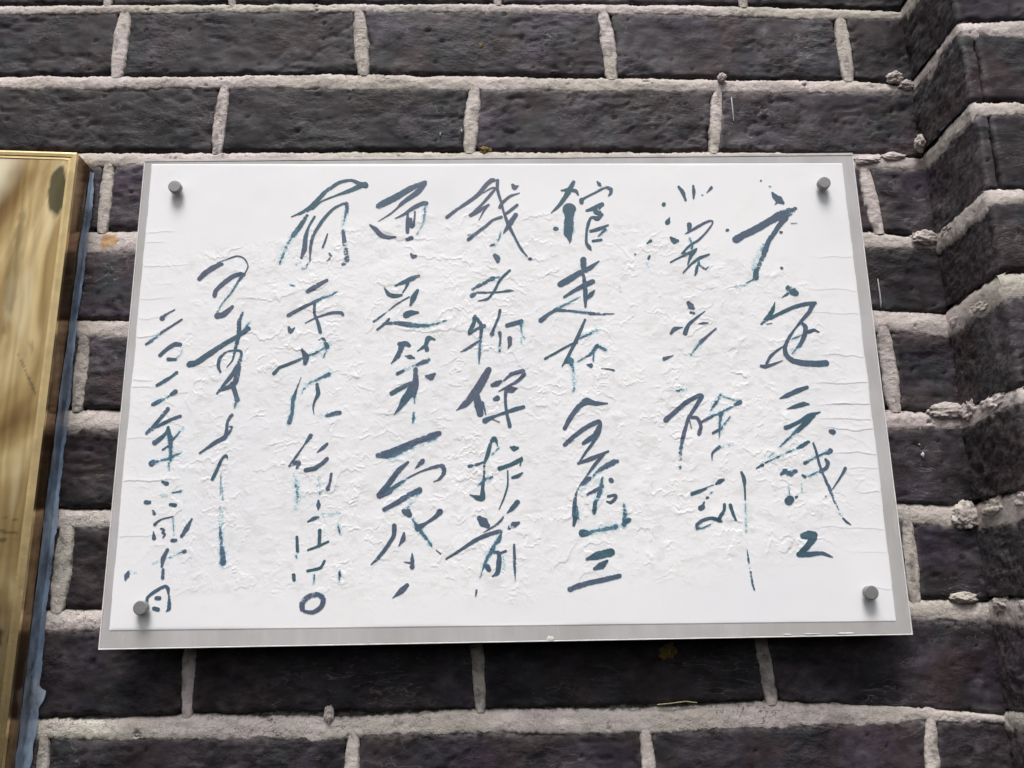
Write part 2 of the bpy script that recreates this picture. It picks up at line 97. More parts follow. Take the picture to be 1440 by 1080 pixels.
 [(0, [(70.9,202.3,3.46),(66.2,193.3,5.05),(60.4,183.8,4.12),(54.7,176.1,3.19),(47.7,169.4,0.8)]), (0, [(58.5,193.4,1.38),(65.1,193.9,3.9),(72.7,192.7,3.44),(74.8,188.7,1.6)]), (0, [(65.5,173.0,12.75),(65.3,168.3,9.54),(65.0,163.6,8.39),(64.4,155.3,9.26),(63.6,148.3,8.78),(65.0,142.4,4.27),(64.8,137.5,0.67)]), (0.6, [(68.5,164.7,1.59),(68.5,148.2,1.58)]), (0, [(51.3,152.9,3.83),(52.7,153.1,3.61)]), (0, [(94.2,202.3,1.61),(96.1,199.6,3.92),(97.6,197.8,1.38)]), (0, [(77.9,183.0,4.57),(77.8,180.6,4.11)]), (0, [(77.9,183.0,2.97),(82.4,186.0,1.83),(92.4,191.2,1.84),(101.4,196.0,2.3),(106.9,194.7,3.91),(106.7,190.3,2.98),(104.1,186.7,0.69)]), (0, [(82.4,171.7,2.05),(89.5,174.0,4.1),(97.4,178.0,4.57)]), (0, [(96.2,176.9,4.56),(95.0,173.9,2.28)]), (0, [(91.6,170.4,5.23),(94.8,169.1,4.55)]), (0, [(97.4,167.3,2.5),(92.4,163.3,4.54),(87.0,164.5,2.27),(83.4,157.5,2.94),(81.4,148.1,2.25),(81.0,137.6,2.69),(83.6,132.9,3.8),(85.1,130.3,1.12)]), (0, [(85.3,149.8,2.48),(93.0,152.1,3.39),(102.7,156.1,1.36)]), (0.3, [(99.5,151.4,2.93),(92.7,144.5,0.79)]), (0, [(87.1,139.6,2.02),(95.5,140.9,2.02)])],
 [(0, [(77.4,120.4,5.5),(77.2,116.1,5.49),(77.0,109.1,3.65)]), (0, [(54.5,95.5,5.43),(61.5,99.5,5.96),(73.1,106.7,5.2),(83.4,111.9,4.44),(92.1,118.6,1.31)]), (0, [(76.8,104.6,2.86),(77.7,95.9,3.89),(77.9,83.9,4.38),(77.5,72.7,2.05)]), (0, [(57.8,82.6,2.32),(66.1,88.1,3.1),(76.4,93.9,4.4),(85.3,97.8,4.67)]), (0, [(78.4,79.9,2.31),(83.6,85.2,4.38),(86.4,88.5,1.55)]), (0, [(34.8,59.5,4.33),(41.8,65.3,3.06),(50.6,71.1,2.82)]), (0.4, [(49.4,70.4,2.81),(60.7,76.2,2.57),(71.9,82.0,0.9)]), (0, [(41.8,65.3,1.79),(49.3,69.1,2.56),(60.5,69.0,2.3),(69.2,67.8,2.3)]), (0.35, [(67.9,67.9,2.3),(71.7,67.5,2.3),(84.0,65.8,2.81)]), (0, [(81.5,65.8,2.81),(95.2,65.2,2.05),(104.2,65.4,0.64)]), (0.6, [(110.8,92.2,0.91),(112.2,87.5,0.52)])],
 [(0, [(38.1,22.0,2.25),(48.1,27.6,2.01),(59.3,33.9,2.01),(68.1,37.6,2.52)]), (0.4, [(70.7,41.4,1.77),(78.2,44.6,2.28),(87.7,49.7,3.3)]), (0, [(76.6,59.6,2.04),(72.9,51.1,2.79),(67.5,39.6,3.28),(62.9,30.6,2.77),(57.7,20.4,3.0),(53.6,14.5,1.0)]), (0, [(57.6,19.1,3.75),(61.9,19.7,5.51)]), (0.4, [(61.3,20.4,5.51),(63.5,11.4,3.24),(64.4,2.5,3.73),(64.7,-5.0,4.21),(63.1,-9.0,1.48)]), (0.4, [(68.7,19.0,1.0),(76.2,23.4,1.25)]), (0.25, [(76.2,23.4,1.76),(81.2,26.5,3.27),(87.1,34.1,3.53)]), (0.3, [(87.1,34.1,2.52),(94.3,30.2,2.77)]), (0.3, [(83.9,31.6,1.51),(82.8,20.1,1.75)]), (0, [(77.1,15.7,1.25),(80.1,14.8,4.25)]), (0, [(89.8,11.7,0.5),(96.5,11.2,0.87),(101.7,9.9,1.37)])],
 [(0, [(54.0,-44.6,3.39),(60.3,-33.6,4.16),(68.1,-24.1,4.56),(74.9,-19.4,6.48),(83.2,-21.5,3.81),(94.0,-21.6,1.33)]), (0, [(53.8,-59.7,3.74),(61.5,-52.7,3.75),(73.0,-44.3,3.77),(85.3,-38.8,4.16),(86.5,-41.6,3.77),(83.0,-50.2,5.64),(78.9,-58.6,2.62),(73.1,-66.1,2.24),(65.9,-76.2,1.49)]), (0, [(70.6,-58.5,3.0),(76.3,-54.8,4.5),(82.0,-51.1,4.51)]), (0, [(65.3,-76.8,2.23),(77.4,-72.7,3.72),(92.9,-66.3,1.87)]), (0, [(88.7,-69.1,2.24),(81.0,-77.4,2.97),(71.2,-90.3,1.48),(63.5,-101.2,1.47),(60.9,-112.1,3.29),(60.0,-123.0,3.99)]), (0, [(61.2,-124.0,4.36),(59.3,-132.1,2.53)]), (0.35, [(63.5,-125.8,1.81),(63.0,-115.8,1.09)])],
 [(0, [(69.2,-95.8,3.31),(74.9,-90.7,3.32)]), (0.5, [(67.2,-100.3,2.94),(74.9,-90.7,3.69),(86.3,-82.1,3.33)]), (0.25, [(84.4,-83.0,3.7),(96.7,-76.7,5.2),(100.4,-75.5,3.72)]), (0, [(94.1,-92.5,4.06),(94.6,-93.0,4.06)]), (0, [(72.5,-105.0,2.56),(80.0,-101.5,3.3),(86.5,-97.9,2.57)]), (0.3, [(86.3,-90.9,2.21),(83.6,-103.3,4.4),(78.5,-114.2,3.28)]), (0, [(79.2,-112.4,3.29),(77.7,-121.5,4.0)]), (0, [(90.7,-107.1,1.83),(98.0,-106.9,2.56),(93.2,-112.6,2.56),(89.6,-111.7,1.28)]), (0.35, [(104.9,-115.6,2.55),(105.5,-123.8,5.09),(104.1,-131.9,5.07)]), (0, [(105.7,-129.6,4.35),(108.9,-128.3,3.63)]), (0, [(66.6,-139.4,6.13),(70.3,-139.4,5.05)]), (0.55, [(70.3,-139.4,5.05),(82.1,-136.9,3.97),(95.8,-134.4,5.79)])],
 [(0, [(69.9,-162.2,2.5),(79.4,-159.2,6.79),(91.2,-156.7,6.8)]), (0, [(76.2,-170.6,2.84),(82.6,-167.7,6.05),(87.3,-164.3,2.5)]), (0.1, [(54.1,-187.7,4.58),(64.1,-184.4,4.59),(78.5,-181.2,4.24),(97.8,-177.1,3.9)])],
 [(0, [(173.9,195.9,2.6),(177.2,190.7,3.9),(179.7,181.7,2.16)]), (0, [(188.2,196.8,2.17),(188.4,190.6,3.25),(187.6,183.6,1.73)]), (0, [(206.0,195.0,2.82),(204.9,193.3,2.6),(200.9,189.3,0.54)]), (0, [(196.1,186.9,0.97),(197.1,186.9,0.76)]), (0, [(158.0,177.2,3.66),(158.4,177.9,3.23)]), (0, [(162.9,163.4,0.86),(160.8,158.9,4.7),(160.2,158.2,4.27)]), (0, [(162.8,142.3,2.33),(165.9,139.0,6.35),(169.2,139.0,2.75)]), (0, [(139.5,136.6,1.48),(143.2,139.3,2.54)]), (0, [(127.2,125.4,1.47),(127.6,125.3,1.26)]), (0, [(140.0,121.1,2.52),(141.1,123.2,2.1)]), (0.8, [(138.9,115.3,2.3),(139.0,113.7,2.09)]), (0, [(217.5,149.4,2.34),(219.4,149.6,1.28)])],
 [(0, [(181.6,155.7,4.69),(181.2,150.4,3.62),(180.0,147.7,2.13),(176.8,146.0,0.53)]), (0, [(180.5,147.7,1.28),(188.0,152.5,2.77),(196.6,157.4,2.35),(203.9,159.6,1.92),(203.9,156.2,1.71),(196.9,146.9,1.7),(189.2,139.3,2.12),(180.6,133.9,2.11),(172.5,125.8,1.68)]), (0.45, [(181.1,141.6,1.7),(182.7,135.0,2.33),(182.4,130.6,2.74)]), (0, [(172.5,125.8,1.47),(178.0,125.7,2.11),(186.5,130.0,2.11)]), (0, [(161.0,116.9,1.47),(170.7,122.0,1.47),(180.1,125.7,1.26)]), (0, [(185.3,128.4,2.95),(180.9,123.0,3.16),(177.3,114.3,1.26)]), (0, [(172.5,106.0,1.46),(180.3,114.3,1.89),(188.9,120.7,2.73),(198.5,124.4,1.68)]), (0.2, [(187.8,119.6,3.15),(187.9,114.2,3.14)]), (0, [(186.2,112.1,2.72),(184.9,106.7,2.72),(183.6,103.5,1.46)]), (0.2, [(187.9,114.2,1.89),(194.2,109.8,2.51),(197.1,111.9,1.05)])],
 [(0, [(175.3,75.3,3.6),(177.5,71.9,6.48),(179.8,69.7,2.52)]), (0, [(176.9,65.7,2.15),(180.0,64.7,2.15)]), (0, [(190.4,66.8,0.9),(180.8,59.5,2.15),(173.8,53.2,3.21),(170.3,45.6,4.62)]), (0, [(156.9,45.4,2.49),(160.5,49.4,3.92),(168.1,51.1,0.71)]), (0, [(184.0,54.4,0.89),(188.4,54.9,2.14),(192.7,55.2,0.71)]), (0, [(199.7,49.6,1.25),(191.9,43.0,1.96),(184.5,36.7,3.19)]), (0.45, [(184.5,36.7,3.19),(174.1,24.2,1.23)]), (0, [(149.2,20.6,3.51),(150.6,21.0,2.81),(157.6,23.5,0.7)]), (0.3, [(159.4,-10.4,2.08),(165.8,-9.1,3.12)])],
 [(0, [(147.0,-38.0,4.79),(154.1,-32.0,4.12),(166.7,-21.7,3.79),(179.1,-15.3,3.81),(181.6,-15.7,4.15),(176.8,-23.6,3.45),(168.3,-35.7,2.74)]), (0, [(168.4,-34.8,2.74),(163.2,-49.4,3.41),(160.6,-57.9,3.39)]), (0.25, [(161.0,-56.2,3.4),(158.7,-66.4,3.72),(157.4,-81.3,4.36)]), (0, [(169.2,-35.7,2.4),(175.9,-36.7,3.08),(178.7,-44.5,3.07),(176.6,-51.3,3.74)]), (0, [(168.7,-37.4,0.86),(169.8,-45.7,0.85)]), (0, [(179.9,-40.2,2.05),(189.6,-35.1,2.4)]), (0.45, [(187.8,-35.6,2.4),(200.1,-30.9,2.75),(212.6,-23.8,2.42)]), (0.15, [(212.5,-24.1,3.11),(216.4,-22.1,4.15)]), (0.35, [(198.7,-16.1,3.81),(193.9,-22.5,3.45),(189.2,-29.0,1.03)]), (0.5, [(199.5,-15.7,0.87),(216.2,-21.6,0.86)]), (0.3, [(198.2,-32.6,3.78),(196.1,-43.0,2.39),(194.8,-55.4,0.68)]), (0, [(189.3,-50.7,2.04),(197.2,-46.5,2.39)]), (0.4, [(197.2,-46.5,2.39),(206.1,-35.9,1.03)]), (0, [(186.6,-75.7,0.67),(187.4,-69.4,1.86),(194.2,-63.6,2.71)]), (0.45, [(193.3,-64.4,2.03),(206.1,-61.7,0.85)])],
 [(0, [(166.4,-106.1,3.23),(172.7,-104.0,2.99),(179.1,-101.6,2.0)]), (0.3, [(179.8,-100.7,0.5),(186.3,-98.1,0.5)]), (0, [(188.8,-97.4,1.75),(192.1,-95.3,4.0),(195.7,-93.6,2.0)]), (0, [(173.2,-118.9,4.45),(175.2,-118.0,4.21)]), (0.15, [(175.6,-116.2,2.48),(176.8,-113.7,1.49)]), (0.15, [(179.5,-109.8,1.99),(180.8,-109.6,1.49)]), (0.4, [(183.2,-105.8,0.87),(184.5,-104.9,0.75)]), (0, [(194.8,-116.2,2.73),(194.1,-121.4,2.47),(190.4,-126.3,2.96),(188.8,-129.9,3.69)]), (0, [(189.4,-130.7,2.22),(191.6,-131.0,0.98)]), (0, [(189.5,-130.0,2.95),(182.2,-128.0,2.46),(174.6,-129.7,2.46),(168.8,-133.9,2.95),(169.2,-137.0,1.96)]), (0.3, [(168.6,-137.0,1.96),(174.2,-136.4,1.1),(181.2,-133.5,0.49)])],
 [(0, [(200.1,-116.9,3.22),(201.7,-124.0,2.72),(203.9,-129.9,1.72)]), (0, [(212.5,-87.4,2.26),(214.2,-93.1,3.51),(214.3,-101.9,2.0),(213.8,-112.1,1.24)]), (0.5, [(212.9,-133.8,1.11),(212.7,-135.5,1.11)]), (0.5, [(212.2,-139.5,0.86),(212.1,-140.7,0.86)]), (0.7, [(213.7,-115.6,0.74),(212.8,-131.6,0.62)]), (0.2, [(211.7,-156.5,0.85),(212.4,-165.5,1.94),(213.4,-176.3,2.41),(213.9,-184.6,2.4),(215.2,-190.8,1.44)])],
 [(0, [(265.7,188.4,2.39),(268.0,184.4,5.85),(271.3,181.0,8.0),(274.6,178.1,3.89)]), (0, [(268.4,177.6,1.73),(266.7,175.9,0.43)]), (0, [(226.0,139.7,7.21),(232.4,143.5,6.59),(246.4,150.5,6.83),(259.4,158.1,6.85),(272.4,165.2,8.38),(282.0,169.0,8.18),(286.2,171.2,4.31)]), (0, [(276.2,161.8,5.36),(269.3,154.1,4.7),(262.2,144.2,4.26)]), (0.15, [(262.8,145.3,4.26),(257.5,137.7,4.46),(252.5,126.8,5.28),(247.4,115.9,4.83),(242.5,106.3,4.6),(241.7,100.3,5.63)]), (0.75, [(251.9,132.3,4.23),(244.8,120.3,3.58),(239.8,109.5,2.51)]), (0.3, [(239.9,98.7,2.09),(232.5,94.8,0.73)]), (0.6, [(231.2,91.9,0.83),(221.1,92.0,0.52)]), (0, [(218.2,149.7,2.56),(218.8,149.7,2.13)]), (0, [(269.6,146.7,2.13),(270.9,146.7,1.92)]), (0, [(267.2,109.5,2.52),(267.6,109.5,2.31)]), (0, [(280.8,155.9,0.54),(286.8,156.0,0.43)]), (0, [(255.3,202.0,1.53),(255.7,202.0,1.31)]), (0.3, [(263.8,195.8,1.09),(264.0,195.8,0.98)])],
 [(0, [(272.3,88.6,6.23),(275.2,85.9,8.3),(278.1,83.8,6.22)]), (0, [(270.5,83.3,2.59),(264.9,79.6,0.52)]), (0, [(257.7,74.8,0.77),(254.6,66.9,3.86),(250.2,60.4,4.87),(243.1,53.5,2.3)]), (0, [(251.9,58.8,2.82),(262.4,64.1,3.08),(275.5,69.9,3.35),(287.1,72.8,3.61),(296.0,73.6,3.1)]), (0, [(293.4,72.3,4.64),(289.5,65.1,3.6),(281.8,56.7,2.82),(274.7,48.9,1.66),(267.6,39.2,2.79),(263.0,30.2,3.54),(263.5,22.5,4.54),(269.2,17.0,4.78),(278.8,14.6,5.28),(289.8,13.6,5.78),(299.8,14.1,6.04)]), (0, [(280.9,54.7,2.05),(284.2,49.4,4.34),(282.0,40.4,4.07),(276.8,31.4,3.29)]), (0.4, [(276.8,32.0,3.04),(269.2,24.0,1.14)]), (0, [(285.6,44.9,3.06),(292.0,46.5,2.81),(296.4,44.8,1.15)]), (0.4, [(270.6,38.3,1.27),(274.5,39.7,2.03),(279.6,41.7,1.02)]), (0, [(261.2,30.9,1.14),(255.3,27.1,1.89),(248.6,21.4,2.52),(244.2,14.4,2.26)]), (0, [(239.1,12.3,2.51),(242.8,11.7,3.26),(250.3,13.7,1.88),(259.6,17.3,0.63)]), (0, [(247.7,53.1,0.64),(253.0,53.9,0.64)])],
 [(0, [(254.1,-19.0,1.48),(261.1,-16.2,4.21),(271.3,-11.9,4.47),(279.9,-8.9,2.98)]), (0, [(259.2,-29.3,0.62),(267.4,-26.9,3.45),(274.9,-24.8,4.2),(279.8,-25.0,1.48)])],
 [(0, [(256.6,-46.8,4.03),(260.7,-45.5,3.5),(270.5,-40.9,3.23),(279.0,-36.2,4.59),(289.4,-32.7,1.35)]), (0, [(283.1,-35.6,4.05),(275.7,-42.3,4.58),(267.0,-49.6,3.76)]), (0.3, [(267.0,-49.6,3.76),(258.3,-56.9,2.41),(249.6,-64.2,0.93)]), (0.65, [(242.5,-70.1,1.06),(238.9,-73.4,1.06)]), (0, [(275.9,-60.6,3.21),(270.9,-63.2,4.0),(265.4,-65.8,1.87)]), (0.4, [(266.8,-65.1,1.87),(251.6,-71.6,1.73),(235.1,-78.7,1.85)]), (0, [(232.3,-80.9,2.64),(226.5,-83.7,1.06)]), (0.1, [(248.3,-89.4,2.37),(252.1,-86.9,5.01)]), (0.25, [(252.1,-87.3,3.96),(256.5,-88.9,5.8),(261.3,-87.0,4.49)]), (0, [(252.8,-113.7,7.29),(254.3,-112.5,6.52)]), (0, [(259.7,-110.6,1.83),(261.3,-109.7,0.78)]), (0.6, [(266.0,-99.6,0.66),(265.5,-104.8,0.52)]), (0.6, [(254.1,-100.7,0.79),(254.1,-107.3,1.05)])],
 [(0, [(267.5,-90.8,1.84),(269.6,-92.1,2.9)]), (0, [(297.8,-50.8,4.03),(299.5,-51.2,5.1)]), (0, [(295.2,-68.9,4.53),(292.7,-70.6,2.93)]), (0.35, [(293.5,-69.8,2.93),(281.8,-74.0,1.86),(274.8,-77.9,2.12)]), (0, [(270.9,-79.5,3.18),(273.4,-78.6,2.38)]), (0, [(280.4,-61.7,1.87),(282.2,-69.4,2.13),(283.8,-80.1,2.38),(286.1,-89.4,2.11),(291.1,-103.9,3.14)]), (0.25, [(291.1,-103.9,3.14),(293.9,-114.4,2.61),(297.0,-122.2,0.91)]), (0.5, [(297.5,-125.9,1.17),(298.7,-126.9,1.04)]), (0, [(300.0,-130.0,1.29),(302.9,-133.3,1.94),(306.2,-135.7,0.65)]), (0, [(290.1,-76.8,2.39),(291.8,-79.5,3.45),(290.0,-84.1,2.91),(284.3,-87.4,2.9)]), (0.35, [(285.0,-87.4,2.9),(273.4,-91.4,2.11)]), (0, [(307.0,-85.1,2.64),(302.3,-92.3,1.71),(293.5,-103.6,0.92)]), (0, [(286.5,-110.4,1.18),(286.8,-110.4,1.04)])],
 [(0, [(262.8,-144.8,5.65),(268.0,-144.3,7.71),(272.6,-144.3,5.91)]), (0, [(271.7,-146.9,6.42),(265.8,-153.8,5.11),(258.7,-160.6,4.84)]), (0, [(257.3,-161.2,4.33),(265.0,-161.3,4.33),(278.0,-160.5,3.06),(283.0,-162.3,2.29),(286.9,-164.0,0.76)])],
]
# bed joints, mm: (x, upper edge z, lower edge z); and upright joints per course: (x at top, x at bottom, width)
BEDS = [[(-623,433.8,426.7),(-533,434.0,426.0),(-352,434.5,426.5),(-169,434.1,426.1),(0,432.9,424.8),(200,430.5,418.9),(385,423.8,413.1),(441,420.7,411.8)],[(-611,350.7,336.4),(-523,349.1,335.6),(-345,346.7,334.9),(-166,348.6,332.5),(13,343.7,328.4),(194,338.7,326.0),(375,336.3,322.7),(440,328.9,320.4)],[(-598,262.3,248.6),(-512,260.6,246.9),(-367,257.5,244.6),(-149,257.0,242.4),(144,254.1,237.8),(377,250.9,233.0),(439,244.6,232.4)],[(-585,172.5,151.8),(-395,171.1,149.6),(-147,170.6,150.6),(139,167.3,148.0),(374,162.3,145.3),(440,153.0,145.3)],[(-571,78.2,62.2),(-386,76.5,61.2),(-144,77.1,61.0),(135,79.4,61.7),(374,77.8,59.4),(441,74.0,51.9)],[(-558,-10.6,-31.2),(-391,-12.3,-33.0),(-142,-15.2,-33.9),(129,-18.4,-36.4),(369,-23.2,-40.6),(438,-30.5,-41.6)],[(-544,-106.2,-120.5),(-381,-107.4,-121.8),(-139,-109.3,-124.4),(125,-110.8,-127.3),(371,-112.7,-129.2),(437,-117.1,-136.9)],[(-530,-197.1,-213.1),(-385,-197.8,-213.8),(-137,-198.3,-213.9),(120,-199.6,-214.6),(373,-202.1,-215.2),(439,-205.1,-220.1)],[(-516,-289.7,-303.6),(-406,-289.4,-303.4),(-357,-290.3,-304.3),(-283,-288.2,-305.7),(-160,-292.3,-310.4),(-135,-293.3,-306.2),(-35,-288.7,-304.6),(115,-290.9,-308.0),(228,-287.1,-307.2),(367,-292.7,-303.3),(445,-303.0,-306.6)]]
UPRIGHTS = [[(-689.0,-678.3,13.2),(-425.0,-419.1,11.6),(-289.5,-286.3,8.3),(0.6,-0.4,11.8),(272.1,266.2,11.8)],[(-665.9,-657.5,12.8),(-400.2,-402.0,15.3),(-150.4,-142.4,14.6),(113.8,119.3,14.7),(369.4,370.7,14.7)],[(-551.8,-545.5,13.2),(-288.4,-291.6,12.5),(-26.5,-32.1,14.1),(231.3,219.9,11.8)],[(-656.9,-647.9,12.6),(-400.4,-399.8,12.0),(-142.8,-143.9,12.8),(119.7,116.4,12.9),(374.6,382.3,14.5)],[(-529.4,-524.4,12.2),(-279.0,-278.5,12.3),(-17.1,-19.2,12.4),(247.2,244.3,12.5)],[(-664.9,-657.5,11.7),(-406.3,-405.5,13.1),(-152.2,-152.7,12.5),(112.8,111.7,12.6),(373.3,375.6,15.5)],[(-538.1,-530.7,11.9),(-286.1,-284.9,12.0),(-23.0,-25.0,12.1),(242.6,240.2,12.2)],[(-670.2,-662.2,12.7),(-403.9,-404.7,15.9),(-148.2,-148.7,12.2),(114.4,112.7,12.3),(372.8,371.3,13.0)],[(-534.1,-527.5,12.2),(-283.8,-282.2,11.0),(-29.7,-25.2,11.1),(225.2,232.8,12.5)],[(-403.6,-402.1,9.9),(-136.8,-139.2,11.1),(118.9,122.3,11.2),(371.9,365.3,11.9)]]


# ------------------------------------------------------------------ numpy noise
def _hash(i, j, k, seed):
    h = (i.astype(np.int64) * 374761393 + j.astype(np.int64) * 668265263 + k.astype(np.int64) * 2147483647 + seed * 974634777) & 0xffffffff
    h = ((h ^ (h >> 13)) * 1274126177) & 0xffffffff
    h = (h ^ (h >> 16)) & 0xffffffff
    h = (h * 2246822519) & 0xffffffff
    return ((h ^ (h >> 15)) & 0xffffff) / float(0xffffff)

def vn(x, y, z=0.0, seed=0):
    x, y, z = np.broadcast_arrays(np.asarray(x, float), np.asarray(y, float), np.asarray(z, float))
    xi, yi, zi = np.floor(x), np.floor(y), np.floor(z)
    fx, fy, fz = x - xi, y - yi, z - zi
    fx, fy, fz = fx * fx * (3 - 2 * fx), fy * fy * (3 - 2 * fy), fz * fz * (3 - 2 * fz)
    r = 0
    for a in (0, 1):
        for b in (0, 1):
            for c in (0, 1):
                wgt = (fx if a else 1 - fx) * (fy if b else 1 - fy) * (fz if c else 1 - fz)
                r = r + wgt * _hash(xi + a, yi + b, zi + c, seed)
    return r * 2 - 1

def vn2(x, y, seed=0):
    x, y = np.broadcast_arrays(np.asarray(x, float), np.asarray(y, float))
    xi, yi = np.floor(x), np.floor(y)
    fx, fy = x - xi, y - yi
    fx, fy = fx * fx * (3 - 2 * fx), fy * fy * (3 - 2 * fy)
    zz = np.zeros_like(xi)
    r = 0
    for a in (0, 1):
        for b in (0, 1):
            r = r + (fx if a else 1 - fx) * (fy if b else 1 - fy) * _hash(xi + a, yi + b, zz, seed)
    return r * 2 - 1

def fbm(x, y, z=0.0, seed=0, oct=4, gain=0.5):
    s, a, t = 0, 1.0, 0
    for o in range(oct):
        f = 2.03 ** o
        s = s + a * vn(np.asarray(x) * f + 17.3 * o, np.asarray(y) * f + 9.1 * o, np.asarray(z) * f + 3.7 * o, seed + o)
        t += a
        a *= gain
    return s / t

def fbm2(x, y, seed=0, oct=4, gain=0.5):
    s, a, t = 0, 1.0, 0
    for o in range(oct):
        f = 2.03 ** o
        s = s + a * vn2(np.asarray(x) * f + 17.3 * o, np.asarray(y) * f + 9.1 * o, seed + o)
        t += a
        a *= gain
    return s / t

def smooth(e0, e1, x):
    t = np.clip((x - e0) / (e1 - e0), 0, 1)
    return t * t * (3 - 2 * t)

# ------------------------------------------------------------------ object helpers
def link(o, parent=None):
    COL.objects.link(o)
    if parent is not None:
        o.parent = parent
    return o

def thing(name, label, cat, loc=(0, 0, 0)):
    o = bpy.data.objects.new(name, None)
    o.empty_display_size = 0.1
    COL.objects.link(o)
    o.location = loc
    o['label'] = label
    o['category'] = cat
    o['kind'] = 'thing'
    return o

def mesh_obj(name, co, faces, mat, parent=None, attrs=None, smooth_=True, origin=None):
    """co in millimetres relative to the board's middle (x right, y into the wall, z up)."""
    co = np.asarray(co, float) * 0.001
    co[:, 2] += Z0
    if origin is None:
        origin = co.mean(axis=0)
    co = co - np.asarray(origin)
    me = bpy.data.meshes.new(name)
    faces = np.asarray(faces)
    if faces.dtype != object and faces.ndim == 2:
        nf, k = faces.shape
        me.vertices.add(len(co))
        me.vertices.foreach_set('co', co.ravel())
        me.loops.add(nf * k)
        me.loops.foreach_set('vertex_index', faces.ravel().astype(np.int32))
        me.polygons.add(nf)
        me.polygons.foreach_set('loop_start', np.arange(0, nf * k, k, dtype=np.int32))
        me.polygons.foreach_set('use_smooth', np.full(nf, smooth_))
        me.update(calc_edges=True)
        me.validate()
    else:
        me.from_pydata([tuple(c) for c in co], [], [tuple(f) for f in faces])
        me.polygons.foreach_set('use_smooth', np.full(len(me.polygons), smooth_))
        me.update()
    if attrs:
        for n, v in attrs.items():
            a = me.attributes.new(n, 'FLOAT', 'POINT')
            a.data.foreach_set('value', np.asarray(v, np.float32))
    if mat is not None:
        me.materials.append(mat)
    o = bpy.data.objects.new(name, me)
    link(o, parent)
    o.location = origin
    return o

def grid_faces(nu, nv, off=0, flip=False):
    """vertex index = i * nv + j"""
    i, j = np.meshgrid(np.arange(nu - 1), np.arange(nv - 1), indexing='ij')
    a = (i * nv + j).ravel() + off
    f = np.stack([a, a + nv, a + nv + 1, a + 1], 1)
    return f[:, ::-1] if flip else f

class Bag:
    def __init__(self):
        self.c, self.f, self.a, self.n = [], [], {}, 0
    def add(self, co, faces, **attrs):
        self.c.append(co)
        self.f.append(faces + self.n)
        for k, v in attrs.items():
            self.a.setdefault(k, []).append(v)
        self.n += len(co)
    def build(self, name, mat, parent, **kw):
        at = {k: np.concatenate(v) for k, v in self.a.items()} or None
        return mesh_obj(name, np.concatenate(self.c), np.concatenate(self.f), mat, parent, at, **kw)

# ------------------------------------------------------------------ material helpers
class NT:
    def __init__(self, name):
        self.m = bpy.data.materials.new(name)
        self.m.use_nodes = True
        self.t = self.m.node_tree
        self.t.nodes.clear()
        self.out = self.t.nodes.new('ShaderNodeOutputMaterial')
        self.p = self.t.nodes.new('ShaderNodeBsdfPrincipled')
        self.t.links.new(self.p.outputs[0], self.out.inputs['Surface'])
    def n(self, kind, **kw):
        nd = self.t.nodes.new('ShaderNode' + kind)
        for k, v in kw.items():
            setattr(nd, k, v)
        return nd
    def l(self, a, b):
        self.t.links.new(a, b)
    def coords(self, sx=1, sy=1, sz=1, kind='geo'):
        if kind == 'geo':
            src = self.n('NewGeometry').outputs['Position']
        else:
            src = self.n('TexCoord').outputs['Object']
        mp = self.n('Mapping')
        mp.inputs['Scale'].default_value = (sx, sy, sz)
        self.l(src, mp.inputs['Vector'])
        return mp.outputs[0]
    def noise(self, scale, detail=5, rough=0.55, vec=None, dist=0.0):
        nd = self.n('TexNoise')
        nd.inputs['Scale'].default_value = scale
        nd.inputs['Detail'].default_value = detail
        nd.inputs['Roughness'].default_value = rough
        nd.inputs['Distortion'].default_value = dist
        if vec is not None:
            self.l(vec, nd.inputs['Vector'])
        return nd.outputs['Fac']
    def ramp(self, fac, stops, interp='LINEAR'):
        r = self.n('ValToRGB')
        cr = r.color_ramp
        cr.interpolation = interp
        while len(cr.elements) < len(stops):
            cr.elements.new(0.5)
        for e, (p, c) in zip(cr.elements, stops):
            e.position = p
            e.color = (c, c, c, 1) if isinstance(c, (int, float)) else (*c, 1)
        self.l(fac, r.inputs[0])
        return r.outputs[0]
    def mix(self, fac, a, b, mode='MIX'):
        m = self.n('Mix', data_type='RGBA', blend_type=mode)
        self._in(m.inputs[0], fac)
        self._in(m.inputs[6], a)
        self._in(m.inputs[7], b)
        return m.outputs[2]
    def math(self, op, a, b=0.0, c=0.0, clamp=False):
        m = self.n('Math', operation=op, use_clamp=clamp)
        self._in(m.inputs[0], a)
        self._in(m.inputs[1], b)
        self._in(m.inputs[2], c)
        return m.outputs[0]
    def _in(self, sock, v):
        if isinstance(v, bpy.types.NodeSocket):
            self.l(v, sock)
        elif isinstance(v, tuple):
            sock.default_value = (*v, 1) if len(v) == 3 else v
        else:
            sock.default_value = v
    def bump(self, height, strength=0.5, dist=0.001, normal=None):
        b = self.n('Bump')
        b.inputs['Strength'].default_value = strength
        b.inputs['Distance'].default_value = dist
        self.l(height, b.inputs['Height'])
        if normal is not None:
            self.l(normal, b.inputs['Normal'])
        return b.outputs[0]
    def attr(self, name):
        return self.n('Attribute', attribute_name=name).outputs['Fac']
    def set(self, **kw):
        for k, v in kw.items():
            self._in(self.p.inputs[k.replace('_', ' ')], v)

